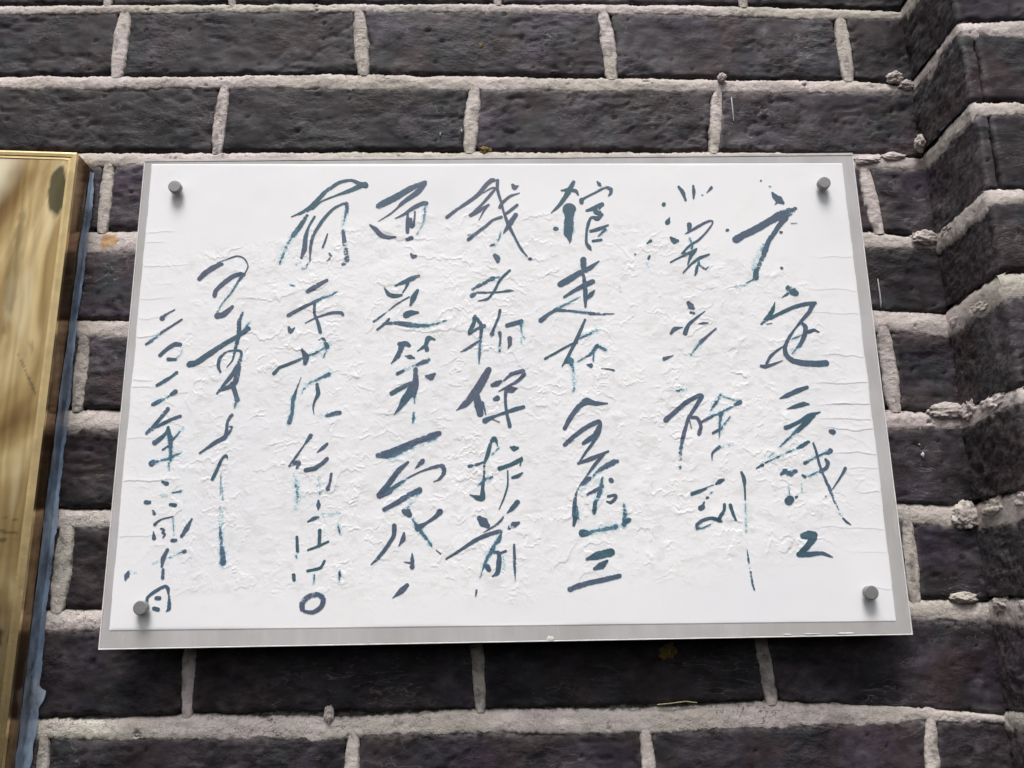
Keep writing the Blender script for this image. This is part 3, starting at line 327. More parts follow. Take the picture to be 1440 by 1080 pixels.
# brick: dark charcoal clay, purple and brown casts, pits, whitish mortar dust along the edges
def brick_material():
    m = NT('charcoal_brick')
    v = m.coords()
    vs = m.coords(1, 1, 1.5)
    rnd = m.n('ObjectInfo').outputs['Random']
    big = m.noise(24, 6, 0.58, vs, 0.6)
    c = m.ramp(big, [(0.32, (0.008, 0.0065, 0.008)), (0.43, (0.019, 0.0155, 0.0195)), (0.54, (0.035, 0.029, 0.036)), (0.64, (0.060, 0.050, 0.061)), (0.74, (0.100, 0.088, 0.100))])
    tint = m.noise(15, 3, 0.5, v)
    c = m.mix(m.ramp(tint, [(0.48, 0.0), (0.62, 0.6)]), c, (0.044, 0.027, 0.027))
    tint2 = m.noise(17, 3, 0.5, m.coords(1.3, 1, 0.9))
    c = m.mix(m.ramp(tint2, [(0.52, 0.0), (0.66, 0.5)]), c, (0.022, 0.031, 0.036))
    tint3 = m.noise(12, 3, 0.5, m.coords(1.0, 1, 1.2))
    c = m.mix(m.ramp(tint3, [(0.54, 0.0), (0.66, 0.45)]), c, (0.046, 0.033, 0.058))
    mid = m.noise(75, 6, 0.66, vs)
    c = m.mix(0.9, c, m.ramp(mid, [(0.30, 0.50), (0.47, 0.90), (0.60, 1.20), (0.72, 1.9)]), 'MULTIPLY')
    fine = m.noise(520, 4, 0.7, v)
    c = m.mix(0.45, c, m.ramp(fine, [(0.3, 0.5), (0.5, 0.97), (0.72, 1.6)]), 'MULTIPLY')
    sm = m.math('MULTIPLY', m.attr('smear'), m.ramp(m.noise(150, 7, 0.74, m.coords(0.7, 1, 1.6)), [(0.42, 0.0), (0.60, 0.9)]))
    c = m.mix(sm, c, (0.27, 0.235, 0.228))
    vein = m.math('ABSOLUTE', m.math('SUBTRACT', m.noise(42, 3, 0.6, m.coords(0.5, 1, 2.0), 0.8), 0.5))
    vm = m.math('MULTIPLY', m.ramp(vein, [(0.0, 1.0), (0.012, 0.0)]), m.ramp(m.noise(13, 2, 0.5, v), [(0.52, 0.0), (0.60, 0.6)]))
    c = m.mix(vm, c, (0.20, 0.185, 0.19))
    c = m.mix(m.attr('pit'), c, (0.012, 0.011, 0.013))
    tone = m.math('MULTIPLY_ADD', rnd, 0.75, 0.64)
    sc = m.n('CombineColor')
    for i in range(3):
        m.l(tone, sc.inputs[i])
    c = m.mix(1.0, c, sc.outputs[0], 'MULTIPLY')
    h = m.noise(55, 7, 0.58, vs)
    h2 = m.noise(700, 4, 0.7, v)
    patch = m.ramp(m.noise(16, 2, 0.5, m.coords(1.1, 1, 1)), [(0.42, 0.15), (0.66, 1.0)])
    hh = m.math('MULTIPLY', m.math('MULTIPLY_ADD', h2, 0.10, h), patch)
    m.set(Base_Color=c, Roughness=m.ramp(fine, [(0.3, 0.50), (0.7, 0.78)]), Normal=m.bump(hh, 0.95, 0.0042))
    m.p.inputs['Specular IOR Level'].default_value = 0.26
    return m.m

def mortar_material():
    m = NT('lime_mortar')
    v = m.coords()
    c = m.ramp(m.noise(22, 4, 0.6, v), [(0.30, (0.42, 0.365, 0.345)), (0.5, (0.59, 0.515, 0.50)), (0.72, (0.76, 0.665, 0.665))])
    c = m.mix(m.ramp(m.noise(11, 3, 0.5, v), [(0.50, 0.0), (0.66, 0.65)]), c, (0.40, 0.39, 0.33))
    grain = m.noise(700, 3, 0.7, v)
    c = m.mix(0.7, c, m.ramp(grain, [(0.30, 0.78), (0.5, 1.0), (0.75, 1.12)]), 'MULTIPLY')
    c = m.mix(m.ramp(m.noise(48, 5, 0.7, m.coords(0.35, 1, 2.2)), [(0.54, 0.0), (0.68, 0.45)]), c, (0.72, 0.67, 0.655))
    c = m.mix(m.ramp(m.noise(36, 5, 0.7, m.coords(0.6, 1, 1.2)), [(0.58, 0.0), (0.72, 0.6)]), c, (0.24, 0.215, 0.19))
    vo = m.n('TexVoronoi')
    vo.inputs['Scale'].default_value = 330
    m.l(v, vo.inputs['Vector'])
    c = m.mix(m.ramp(m.noise(5, 2, 0.5, v), [(0.46, 0.0), (0.58, 0.45)]), c, (0.50, 0.465, 0.385))
    crk = m.math('ABSOLUTE', m.math('SUBTRACT', m.noise(34, 4, 0.65, m.coords(0.8, 1, 1.6), 0.5), 0.5))
    crm = m.math('MULTIPLY', m.ramp(crk, [(0.0, 1.0), (0.009, 0.0)]), m.ramp(m.noise(9, 2, 0.5, v), [(0.50, 0.0), (0.58, 0.85)]))
    c = m.mix(crm, c, (0.06, 0.05, 0.045))
    speck = m.math('MULTIPLY', m.ramp(vo.outputs['Distance'], [(0.10, 1.0), (0.2, 0.0)]), m.ramp(m.noise(90, 3, 0.6, v), [(0.54, 0.0), (0.62, 0.9)]))
    c = m.mix(speck, c, (0.09, 0.075, 0.07))
    dirt = m.math('MULTIPLY', m.attr('dirt'), m.ramp(m.noise(140, 5, 0.7, v), [(0.36, 0.0), (0.56, 1.0)]))  # patches of dirt, and the darker joint edges, gaps and backing
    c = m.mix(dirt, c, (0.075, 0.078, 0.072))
    rust = m.attr('rust')
    c = m.mix(rust, c, (0.50, 0.29, 0.13))
    hh = m.math('MULTIPLY_ADD', grain, 0.5, m.noise(230, 5, 0.7, v))
    m.set(Base_Color=c, Roughness=0.92, Normal=m.bump(hh, 0.8, 0.0015))
    m.p.inputs['Specular IOR Level'].default_value = 0.2
    return m.m

def paper_material():
    m = NT('white_film_paper')
    v = m.coords()
    c = m.ramp(m.noise(9, 3, 0.5, v), [(0.35, (0.82, 0.82, 0.845)), (0.65, (0.865, 0.86, 0.875))])
    c = m.mix(m.ramp(m.noise(40, 4, 0.6, v), [(0.55, 0.0), (0.75, 0.35)]), c, (0.82, 0.78, 0.77))
    c = m.mix(m.attr('grime'), c, (0.60, 0.60, 0.57))
    h = m.noise(500, 4, 0.6, m.coords(1, 1, 0.6))
    m.set(Base_Color=c, Roughness=0.6, Normal=m.bump(h, 0.12, 0.0006))
    m.p.inputs['Specular IOR Level'].default_value = 0.4
    return m.m

def ink_material():
    m = NT('navy_brush_ink')
    v = m.coords()
    dry, edge, halo = m.attr('dry'), m.attr('edge'), m.attr('halo')
    c = m.ramp(m.noise(16, 3, 0.5, v), [(0.36, (0.090, 0.106, 0.165)), (0.50, (0.060, 0.106, 0.158)), (0.64, (0.042, 0.105, 0.135))])
    c = m.mix(0.5, c, m.ramp(m.noise(400, 3, 0.6, v), [(0.3, 0.7), (0.7, 1.35)]), 'MULTIPLY')
    g = m.noise(480, 4, 0.75, m.coords(0.6, 1, 1.5))
    patchy = m.ramp(m.noise(38, 3, 0.6, v), [(0.49, 0.0), (0.66, 0.23)])
    # wear: 0 = full ink, the higher the more is gone
    wear = m.math('ADD', m.math('MULTIPLY_ADD', dry, 0.42, patchy), m.math('MULTIPLY', m.math('POWER', edge, 3.0), m.math('MULTIPLY_ADD', dry, 0.30, 0.17)))
    lvl = m.math('SUBTRACT', g, wear)
    teal = m.ramp(lvl, [(0.24, 1.0), (0.40, 0.0)])
    tealm = m.math('MULTIPLY', teal, m.math('MULTIPLY_ADD', dry, 1.8, 0.30, clamp=True))
    c = m.mix(tealm, c, (0.075, 0.22, 0.33))
    alpha = m.ramp(lvl, [(0.20, 0.0), (0.23, 1.0)])
    bleed = m.math('MULTIPLY', m.ramp(m.noise(260, 4, 0.7, v), [(0.42, 0.0), (0.62, 0.75)]), m.math('SUBTRACT', 1.0, m.math('POWER', edge, 2.0)))
    c = m.mix(halo, c, (0.50, 0.74, 0.80))
    alpha = m.mix(halo, alpha, bleed)
    m.set(Base_Color=c, Roughness=0.5, Alpha=alpha)
    m.p.inputs['Specular IOR Level'].default_value = 0.45
    return m.m

def board_material():
    m = NT('grey_frosted_acrylic')
    st = m.noise(60, 4, 0.6, m.coords(1, 1, 0.15))
    c = m.ramp(st, [(0.3, (0.46, 0.44, 0.45)), (0.7, (0.54, 0.52, 0.525))])
    c = m.mix(m.ramp(m.noise(12, 3, 0.5, m.coords()), [(0.45, 0.0), (0.6, 0.5)]), c, (0.38, 0.38, 0.36))
    sm = m.noise(210, 5, 0.7, m.coords(1, 1, 0.12))
    c = m.mix(m.ramp(sm, [(0.60, 0.0), (0.68, 0.35)]), c, (0.62, 0.60, 0.58))
    c = m.mix(m.ramp(m.noise(24, 5, 0.65, m.coords(1, 1, 0.6)), [(0.50, 0.0), (0.66, 0.5)]), c, (0.40, 0.39, 0.375))
    m.set(Base_Color=c, Roughness=0.28, Normal=m.bump(m.noise(30, 3, 0.5, m.coords()), 0.15, 0.001))
    return m.m

def simple(name, col, rough, metal=0.0, var=0.15, scale=120, bump=0.2, bd=0.0005, spec=0.5):
    m = NT(name)
    v = m.coords()
    nz = m.noise(scale, 4, 0.6, v)
    c = m.mix(1.0, col, m.ramp(nz, [(0.3, 1 - var), (0.7, 1 + var)]), 'MULTIPLY')
    m.set(Base_Color=c, Roughness=rough, Metallic=metal, Normal=m.bump(m.noise(scale * 2.5, 4, 0.6, v), bump, bd))
    m.p.inputs['Specular IOR Level'].default_value = spec
    return m.m

def brass_material(name, side=False):
    m = NT(name)
    v = m.coords(1, 1, 0.30)
    flow = m.noise(11, 3, 0.5, m.coords(1, 1, 0.38), 2.2)  # blurred reflections of the surroundings, painted as mottling in the brass colour
    c = m.ramp(flow, [(0.28, (0.17, 0.095, 0.034)), (0.40, (0.33, 0.21, 0.085)), (0.54, (0.50, 0.35, 0.155)), (0.68, (0.76, 0.58, 0.30))])
    wv = m.n('TexWave', wave_type='BANDS', bands_direction='X')
    wv.inputs['Scale'].default_value = 34
    wv.inputs['Distortion'].default_value = 14
    wv.inputs['Detail'].default_value = 3
    wv.inputs['Detail Scale'].default_value = 0.8
    m.l(m.coords(1, 1, 0.22), wv.inputs['Vector'])
    c = m.mix(0.5, c, m.ramp(wv.outputs['Color'], [(0.0, 0.72), (0.6, 1.0), (1.0, 1.15)]), 'MULTIPLY')
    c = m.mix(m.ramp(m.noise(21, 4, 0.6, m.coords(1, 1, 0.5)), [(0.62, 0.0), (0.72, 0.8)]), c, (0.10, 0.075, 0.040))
    c = m.mix(m.attr('reflection_tarnish'), c, (0.045, 0.047, 0.022))  # painted dark reflections on the face, uneven tarnish on the side
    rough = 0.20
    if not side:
        c = m.mix(m.attr('pale'), c, (0.98, 0.86, 0.60))  # bright reflections painted into the face colour
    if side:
        c = m.mix(0.62, c, (0.16, 0.075, 0.045))  # brown reflection of the bricks, mixed into the side's colour
    m.set(Base_Color=c, Roughness=rough, Metallic=0.85, Normal=m.bump(m.noise(8, 2, 0.4, m.coords(1, 1, 0.4)), 0.25, 0.01))
    return m.m

M_BRICK = brick_material()
M_MORTAR = mortar_material()
M_PAPER = paper_material()
M_INK = ink_material()
M_BOARD = board_material()
M_EDGE = simple('polished_acrylic_edge', (0.74, 0.72, 0.71), 0.25, 0, 0.15, 60)  # colour lightened to stand for light caught on the bevel
M_CAP = simple('dull_steel', (0.24, 0.243, 0.24), 0.5, 0.35, 0.12, 500, 0.25, 0.0003)
M_SLEEVE = simple('bolt_sleeve', (0.55, 0.50, 0.47), 0.35, 0.1, 0.1, 300)
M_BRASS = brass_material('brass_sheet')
M_BRASS_SIDE = brass_material('brass_edge_sheet', True)
M_RIM = simple('brass_rim', (0.70, 0.53, 0.27), 0.22, 0.9, 0.18, 40)
M_LICHEN = simple('yellow_lichen', (0.20, 0.135, 0.04), 0.95, 0, 0.9, 900, 0.8, 0.001)
M_TWIG = simple('dry_straw', (0.45, 0.40, 0.22), 0.8)
M_FLECK_GLINT = simple('paint_fleck_and_glint', (0.55, 0.54, 0.53), 0.7)  # shared by paint flecks on the wall and painted glints on the board

def film_material():
    m = NT('blue_plastic_film')
    v = m.coords(1, 1, 0.5)
    c = m.ramp(m.noise(30, 4, 0.6, v), [(0.30, (0.13, 0.18, 0.27)), (0.5, (0.27, 0.36, 0.49)), (0.68, (0.48, 0.56, 0.66))])
    m.set(Base_Color=c, Roughness=0.28, Alpha=m.ramp(m.noise(45, 4, 0.6, v), [(0.36, 0.35), (0.58, 0.95)]), Normal=m.bump(m.noise(70, 4, 0.6, v), 0.6, 0.002))
    return m.m
M_FILM = film_material()

# ------------------------------------------------------------------ brick geometry
def brick(name, parent, corners, y_face=0.0, r=4.0, ext=(14, 14, 14, 14), step=2.4, seed=0, rough=1.0, label=None):
    """corners: (x, z) of bottom-left, bottom-right, top-right, top-left of the face, mm. ext: left, right, bottom, top depth."""
    bl, br, tr, tl = [np.array(c, float) for c in corners]
    w = (np.linalg.norm(br - bl) + np.linalg.norm(tr - tl)) / 2
    h = (np.linalg.norm(tl - bl) + np.linalg.norm(tr - br)) / 2
    r = min(r, w * 0.3, h * 0.3)
    q = r * math.pi / 2 - r
    def axis(n, e0, e1):
        core = np.linspace(0, n, max(6, int(n / step)))
        a = -np.linspace(e0 + q, 0, max(4, int((e0 + q) / (step * 1.0))), endpoint=False)
        b = n + np.linspace(e1 + q, 0, max(4, int((e1 + q) / (step * 1.0))), endpoint=False)[::-1]
        return np.concatenate([a, core, b])
    S, T = np.meshgrid(axis(w, ext[0], ext[1]), axis(h, ext[2], ext[3]), indexing='ij')
    cx, cz = np.clip(S, r, w - r), np.clip(T, r, h - r)
    dx, dz = S - cx, T - cz
    L = np.maximum(np.abs(dx), np.abs(dz))
    n = np.hypot(dx, dz) + 1e-9
    ux, uz = dx / n, dz / n
    L = np.where((np.abs(dx) > r) & (np.abs(dz) > r), L, np.where(L > r, L, n))
    ang = np.clip(L / r, 0, math.pi / 2)
    px = cx + ux * r * np.sin(ang)
    pz = cz + uz * r * np.sin(ang)
    dep = np.where(dz < 0, 1.5, 1.0) * r * (1 - np.cos(ang)) + np.maximum(0, L - r * math.pi / 2)
    side = np.sin(ang)
    nx, nz, ny = ux * side, uz * side, -np.cos(ang)
    # world-ish coordinates for the noise
    u, v = px / w, pz / h
    X = (1 - u) * (1 - v) * bl[0] + u * (1 - v) * br[0] + u * v * tr[0] + (1 - u) * v * tl[0]
    Z = (1 - u) * (1 - v) * bl[1] + u * (1 - v) * br[1] + u * v * tr[1] + (1 - u) * v * tl[1]
    Y = y_face + dep
    sd = seed * 31 + 5
    edge = np.minimum(np.minimum(px, w - px), np.minimum(pz, h - pz))
    d = 1.3 * fbm(X / 38, Y / 38, Z / 26, sd, 3) + 0.85 * fbm(X / 15, Y / 9, Z / 9, sd + 7, 4, 0.6)
    # wavy folds left by the mould
    fold = fbm(X / 30, Y / 20, Z / 12, sd + 11, 3)
    ridge = 1 - np.abs(fold) * 8.0
    d += -1.8 * np.clip(ridge, 0, 1) ** 1.5 * smooth(0.05, 0.5, fbm(X / 60, Y / 40, Z / 40, sd + 15, 2) + 0.3)
    # pits and chips
    pn = fbm(X / 7.5, Y / 7, Z / 4.2, sd + 21, 3, 0.55)
    pit = smooth(0.55, 0.66, pn)
    d -= 2.2 * pit
    chip = smooth(0.20, 0.48, fbm(X / 12, Y / 12, Z / 8, sd + 31, 3)) * smooth(9, 1, edge)
    d -= 2.0 * chip
    d *= rough
    d += 1.6 * fbm(X / 24, Y / 24, Z / 24, sd + 41, 2) * side       # uneven outline
    X, Z, Y = X + nx * d, Z + nz * d, Y + ny * d
    smear = smooth(13, 0, h - pz) * 0.9 + smooth(6, 0, edge) * 0.3 + 0.15 * smooth(0.1, 0.5, fbm(X / 35, Y / 30, Z / 20, sd + 51, 3))
    co = np.stack([X, Y, Z], -1).reshape(-1, 3)
    o = mesh_obj(name, co, grid_faces(S.shape[0], S.shape[1]), M_BRICK, parent,
                 {'smear': np.clip(smear, 0, 1).ravel(), 'pit': (pit * 0.7).ravel()})
    if label:
        o['label'] = label
    return o

# ------------------------------------------------------------------ mortar geometry: ribbons in a plane frame
def frame_front(y):
    return lambda a, b, out: np.stack([a, y - out, b], -1)

def frame_return(x):
    return lambda a, b, out: np.stack([x - out, -a, b], -1)

BED_T = np.array([0, .03, .07, .12, .18, .26, .34, .42, .50, .58, .66, .74, .82, .89, .94, .97, 1.0])
BED_D = np.array([-2.2, -1.4, -.8, -.3, .0, .2, .35, .4, .4, .3, .1, -.2, -.7, -1.5, -2.8, -4.2, -7.0])
UP_T = np.array([0, .03, .07, .16, .28, .4, .5, .6, .72, .84, .93, 1.0])
UP_D = np.array([-2.6, -1.9, -1.1, -.3, .1, .25, .3, .25, .1, -.3, -1.2, -2.6])

def bed_ribbon(bag, frame, xs, ztop, zbot, seed, amp=1.0, thick=1.0, rust_at=None, taper=False):
    a = np.arange(xs[0], xs[-1] + 0.01, 1.0)
    zt, zb = np.interp(a, xs, ztop), np.interp(a, xs, zbot)
    zt = zt + amp * (1.5 * fbm2(a / 26, seed * 3.1, 11 + seed, 3) + 1.9 * fbm2(a / 4.0, seed, 12 + seed, 5, 0.75)) + 1.6
    zb = zb + amp * (2.4 * fbm2(a / 21, seed * 2.3, 21 + seed, 3) + 2.2 * fbm2(a / 4.5, seed, 22 + seed, 4, 0.75)) - 3.4
    A = np.repeat(a[:, None], len(BED_T), 1)
    B = zb[:, None] + (zt - zb)[:, None] * BED_T[None]
    mid = np.sin(np.pi * np.clip(BED_T, 0, 1))[None]
    prof = np.interp(np.clip(BED_T[None] + 0.10 * fbm2(a / 30, 1.5, 31 + seed, 2)[:, None] * mid, 0, 1), BED_T, BED_D)
    out = prof * thick + mid * (1.1 * fbm2(A / 22, B / 9, 41 + seed, 3) + 0.75 * fbm2(A / 4.5, B / 3, 43 + seed, 4, 0.7))
    gap = 0.6 * smooth(0.62, 0.7, fbm2(A / 14, B / 6, 47 + seed, 3))
    out -= gap * 4.0 * mid
    if taper:
        out -= 3.5 * (smooth(xs[0] + 3, xs[0] - 0.5, A) + smooth(xs[-1] - 4, xs[-1], A))
    B = B + 0.8 * mid * fbm2(A / 6, B / 6, 48 + seed, 2)
    dirt = np.clip(smooth(0.80, 1.0, BED_T)[None] * 0.9 + smooth(0.08, 0.0, BED_T)[None] * 0.5 + gap * 0.8 + 0.3 * smooth(0.2, 0.5, fbm2(A / 9, B / 5, 49 + seed, 3)), 0, 1)  # darker along upper and lower edges and in gaps, plus patches of dirt
    rust = np.zeros_like(A)
    if rust_at is not None:
        rx, rz = rust_at
        dd = np.hypot((A - rx) / 10, (B - rz) / 11) + 0.5 * fbm2(A / 6, B / 6, 77, 3)
        rust = smooth(1.0, 0.6, dd) * 0.85
    co = frame(A, B, out).reshape(-1, 3)
    bag.add(co, grid_faces(len(a), len(BED_T)), dirt=dirt.ravel(), rust=rust.ravel())

def upright_ribbon(bag, frame, xt, xb, width, ztop, zbot, seed, dirty=0.0, rust_at=None):
    zt, zb = ztop + 2.0, zbot - 2.0
    b = np.arange(zb, zt, 1.0)
    s = (b - zb) / (zt - zb)
    w = (width + 3.0) * (0.58 + 0.42 * np.sin(np.pi * np.clip(s, 0, 1)) ** 0.7)
    c = xb + (xt - xb) * s + 1.0 * fbm2(b / 22, seed * 1.7, 61 + seed, 2)
    l = c - w / 2 + 1.5 * fbm2(b / 8, seed, 62 + seed, 5, 0.75)
    r = c + w / 2 + 1.5 * fbm2(b / 8, seed, 64 + seed, 5, 0.75)
    A = l[:, None] + (r - l)[:, None] * UP_T[None]
    B = np.repeat(b[:, None], len(UP_T), 1)
    mid = np.sin(np.pi * UP_T)[None]
    out = UP_D[None] + mid * (0.8 * fbm2(A / 8, B / 12, 65 + seed, 3) + 0.8 * fbm2(A / 3, B / 3, 66 + seed, 4, 0.7))
    dirt = np.clip(0.8 * smooth(0.16, 0.0, UP_T)[None] + 0.8 * smooth(0.84, 1.0, UP_T)[None] + (dirty + 0.3) * smooth(-0.1, 0.35, fbm2(A / 7, B / 12, 67 + seed, 3)), 0, 1)  # darker along both sides, plus patches of dirt
    rust = np.zeros_like(A)
    if rust_at is not None:
        dd = np.hypot((A - rust_at[0]) / 9, (B - rust_at[1]) / 12) + 0.5 * fbm2(A / 6, B / 6, 78, 3)
        rust = smooth(1.0, 0.6, dd) * 0.8
    co = frame(A, B, out).reshape(-1, 3)
    bag.add(co, grid_faces(len(b), len(UP_T), flip=True), dirt=dirt.ravel(), rust=rust.ravel())

def lump(name, parent, centre, size, seed, mat=None, n=40, amp=0.35):
    """an uneven blob, mm"""
    th, ph = np.meshgrid(np.linspace(0, 2 * math.pi, n * 2, endpoint=True), np.linspace(0.02, math.pi - 0.02, n), indexing='ij')
    x, y, z = np.sin(ph) * np.cos(th), np.sin(ph) * np.sin(th), np.cos(ph)
    k = 1 + amp * fbm(x * 2.1 + 5, y * 2.1, z * 2.1, seed, 6, 0.6) * 1.7
    co = np.stack([centre[0] + size[0] * x * k, centre[1] + size[1] * y * k, centre[2] + size[2] * z * k], -1).reshape(-1, 3)
    z0 = np.zeros(len(co))
    dirt = np.clip(0.2 * smooth(0.1, 0.5, fbm(co[:, 0] / 5, co[:, 1] / 5, co[:, 2] / 5, seed + 3, 3)), 0, 1)
    return mesh_obj(name, co, grid_faces(n * 2, n), mat or M_MORTAR, parent, {'dirt': dirt, 'rust': z0})

# ------------------------------------------------------------------ the wall
XI = 437.0          # inner corner between wall and pillar
PD = 103.0          # how far the pillar stands out
beds = [[(a, b, c) for a, b, c in L] for L in BEDS]
beds = [[(x, t + 88, b + 88) for x, t, b in beds[0]]] + beds + [[(x, t - 90, b - 90) for x, t, b in beds[-1]]]
ups = [[(xt + 128 - 0, xb + 126, w) for xt, xb, w in UPRIGHTS[0]]] + [list(u) for u in UPRIGHTS] + [[(-262, -262, 13), (8, 8, 13), (290, 290, 13)]]

def bed_z(k, x, which):
    L = beds[k]
    return float(np.interp(x, [q[0] for q in L], [q[which] for q in L]))

wall = thing('brick_wall', 'dark charcoal brick wall with rough pale mortar joints behind the white notice board', 'wall', (0, 0, Z0 - 0.48))
mortar = Bag()
ff = frame_front(0.0)
RUST = (-392.0, 160.0)
for k, L in enumerate(beds):
    xs = np.array([q[0] for q in L] + [XI + 2])
    xs[-2] = min(xs[-2], XI - 4)
    xs[0] = -690
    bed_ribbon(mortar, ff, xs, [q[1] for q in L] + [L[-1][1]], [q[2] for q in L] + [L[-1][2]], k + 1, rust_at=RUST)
nb = 0
for k in range(len(beds) + 1):
    # course k lies above bed k
    def top(x): return bed_z(k - 1, x, 2) if k > 0 else bed_z(0, x, 1) + 76
    def bot(x): return bed_z(k, x, 1) if k < len(beds) else bed_z(len(beds) - 1, x, 2) - 76
    js = [j for j in (ups[k] if k < len(ups) else []) if -640 < j[0] < XI - 20]
    js = sorted(js)
    if k >= len(ups):
        js = [(-120, -120, 13), (150, 150, 13)]
    # fill in joints to the left until the wall's end
    while js and js[0][0] > -600:
        js.insert(0, (js[0][0] - 262, js[0][1] - 262, js[0][2]))
    edges = []
    for j in js:
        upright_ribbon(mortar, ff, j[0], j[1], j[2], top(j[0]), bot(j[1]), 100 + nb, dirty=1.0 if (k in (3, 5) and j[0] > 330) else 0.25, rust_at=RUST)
        nb += 1
    bounds = [(-706, -706, 0)] + js + [(XI + 8, XI + 8, 0)]
    for a, b in zip(bounds[:-1], bounds[1:]):
        hw0, hw1 = a[2] * 0.40, b[2] * 0.40
        xl_t, xl_b, xr_t, xr_b = a[0] + hw0, a[1] + hw0, b[0] - hw1, b[1] - hw1
        if xr_t - xl_t < 12:
            continue
        rng = np.random.RandomState(nb * 7 + int(a[0]) % 97 + 1000)
        brick('brick', wall, [(xl_b, bot(xl_b) + 1.0), (xr_b, bot(xr_b) + 1.0), (xr_t, top(xr_t) + 3.2), (xl_t, top(xl_t) + 3.2)],
              y_face=rng.uniform(-1.0, 0.9), r=rng.uniform(3.2, 5.0), seed=nb * 13 + int(a[0]) % 53 + 700, step=2.3)
# backing behind the joints
xs_, zs_ = np.linspace(-705, XI + 30, 40), np.linspace(-475, 600, 40)
Xb, Zb = np.meshgrid(xs_, zs_, indexing='ij')
mortar.add(np.stack([Xb, np.full_like(Xb, 8.5), Zb], -1).reshape(-1, 3), grid_faces(40, 40), dirt=np.full(1600, 0.9), rust=np.zeros(1600))  # dirt value here only darkens the backing
mo = mortar.build('mortar', M_MORTAR, wall)

lump('mortar_lump', wall, (234.6, -3, 337.8), (4.2, 4, 5.5), 3)
lump('mortar_lump', wall, (419.0, -2, 337.0), (9, 5, 7), 4)
lump('mortar_lump', wall, (430.0, -2, 328.0), (8, 4, 5), 5)
lump('mortar_lump', wall, (431.0, -10, 255.0), (4.5, 6, 8.5), 6)
lump('mortar_lump', wall, (378.0, 0, 241.0), (15, 3.4, 5), 8)
lump('mortar_lump', wall, (405.0, 0, 245.0), (13, 3, 4.5), 9)
lump('mortar_lump', wall, (426.0, -1, 154.0), (14, 5, 7), 10)
lump('mortar_lump', wall, (424.0, -1, -26.0), (16, 5, 8), 12)
lump('mortar_lump', wall, (427.0, -1, -126.0), (13, 6, 12), 13)
lump('mortar_lump', wall, (415.0, -1, -200.0), (11, 4, 5), 14)
lump('mortar_lump', wall, (-158.0, -1, -289.0), (4, 2.5, 7), 15)
for (x, z, sx, sz, sd) in [(-19.2, 380.5, 2.2, 3.4, 31), (-15.9, 257.5, 4.5, 3.2, 32), (141.8, -243.0, 8, 6, 33)]:
    lump('lichen_patch', wall, (x, 0.4, z), (sx, 1.6, sz), sd, M_LICHEN, 16, 0.8)
for (x, z, sx, sz, sd) in [(-40, 264.0 + 15, .8, 1.6, 41), (-62, 275.0, .7, 1.8, 42), (243.5, 302.0, .6, 13, 43), (373.5, 93, .7, 14, 44), (395, -68, 1.5, 2.4, 45), (393, -58, .8, .8, 46)]:
    lump('paint_fleck', wall, (x, -1.3, z), (sx, 1.2, sz), sd, M_FLECK_GLINT, 8, 0.6)

# straw caught in the joint
def tube(name, pts, rad, mat, parent, n=8):
    pts = np.array(pts, float)
    bag = Bag()
    ang = np.linspace(0, 2 * math.pi, n, endpoint=True)
    t = np.gradient(pts, axis=0)
    t /= np.linalg.norm(t, axis=1)[:, None]
    up = np.array([0, 0, 1.0])
    s = np.cross(t, up); s /= np.linalg.norm(s, axis=1)[:, None] + 1e-9
    v = np.cross(s, t)
    co = pts[:, None] + rad * (np.cos(ang)[None, :, None] * s[:, None] + np.sin(ang)[None, :, None] * v[:, None])
    bag.add(co.reshape(-1, 3), grid_faces(len(pts), n))
    return bag.build(name, mat, parent)
straw = tube('straw', [(130, -2, -287), (142, -3.5, -286), (155, -3, -284.6), (165, -1.6, -286)], 0.6, M_TWIG, wall)

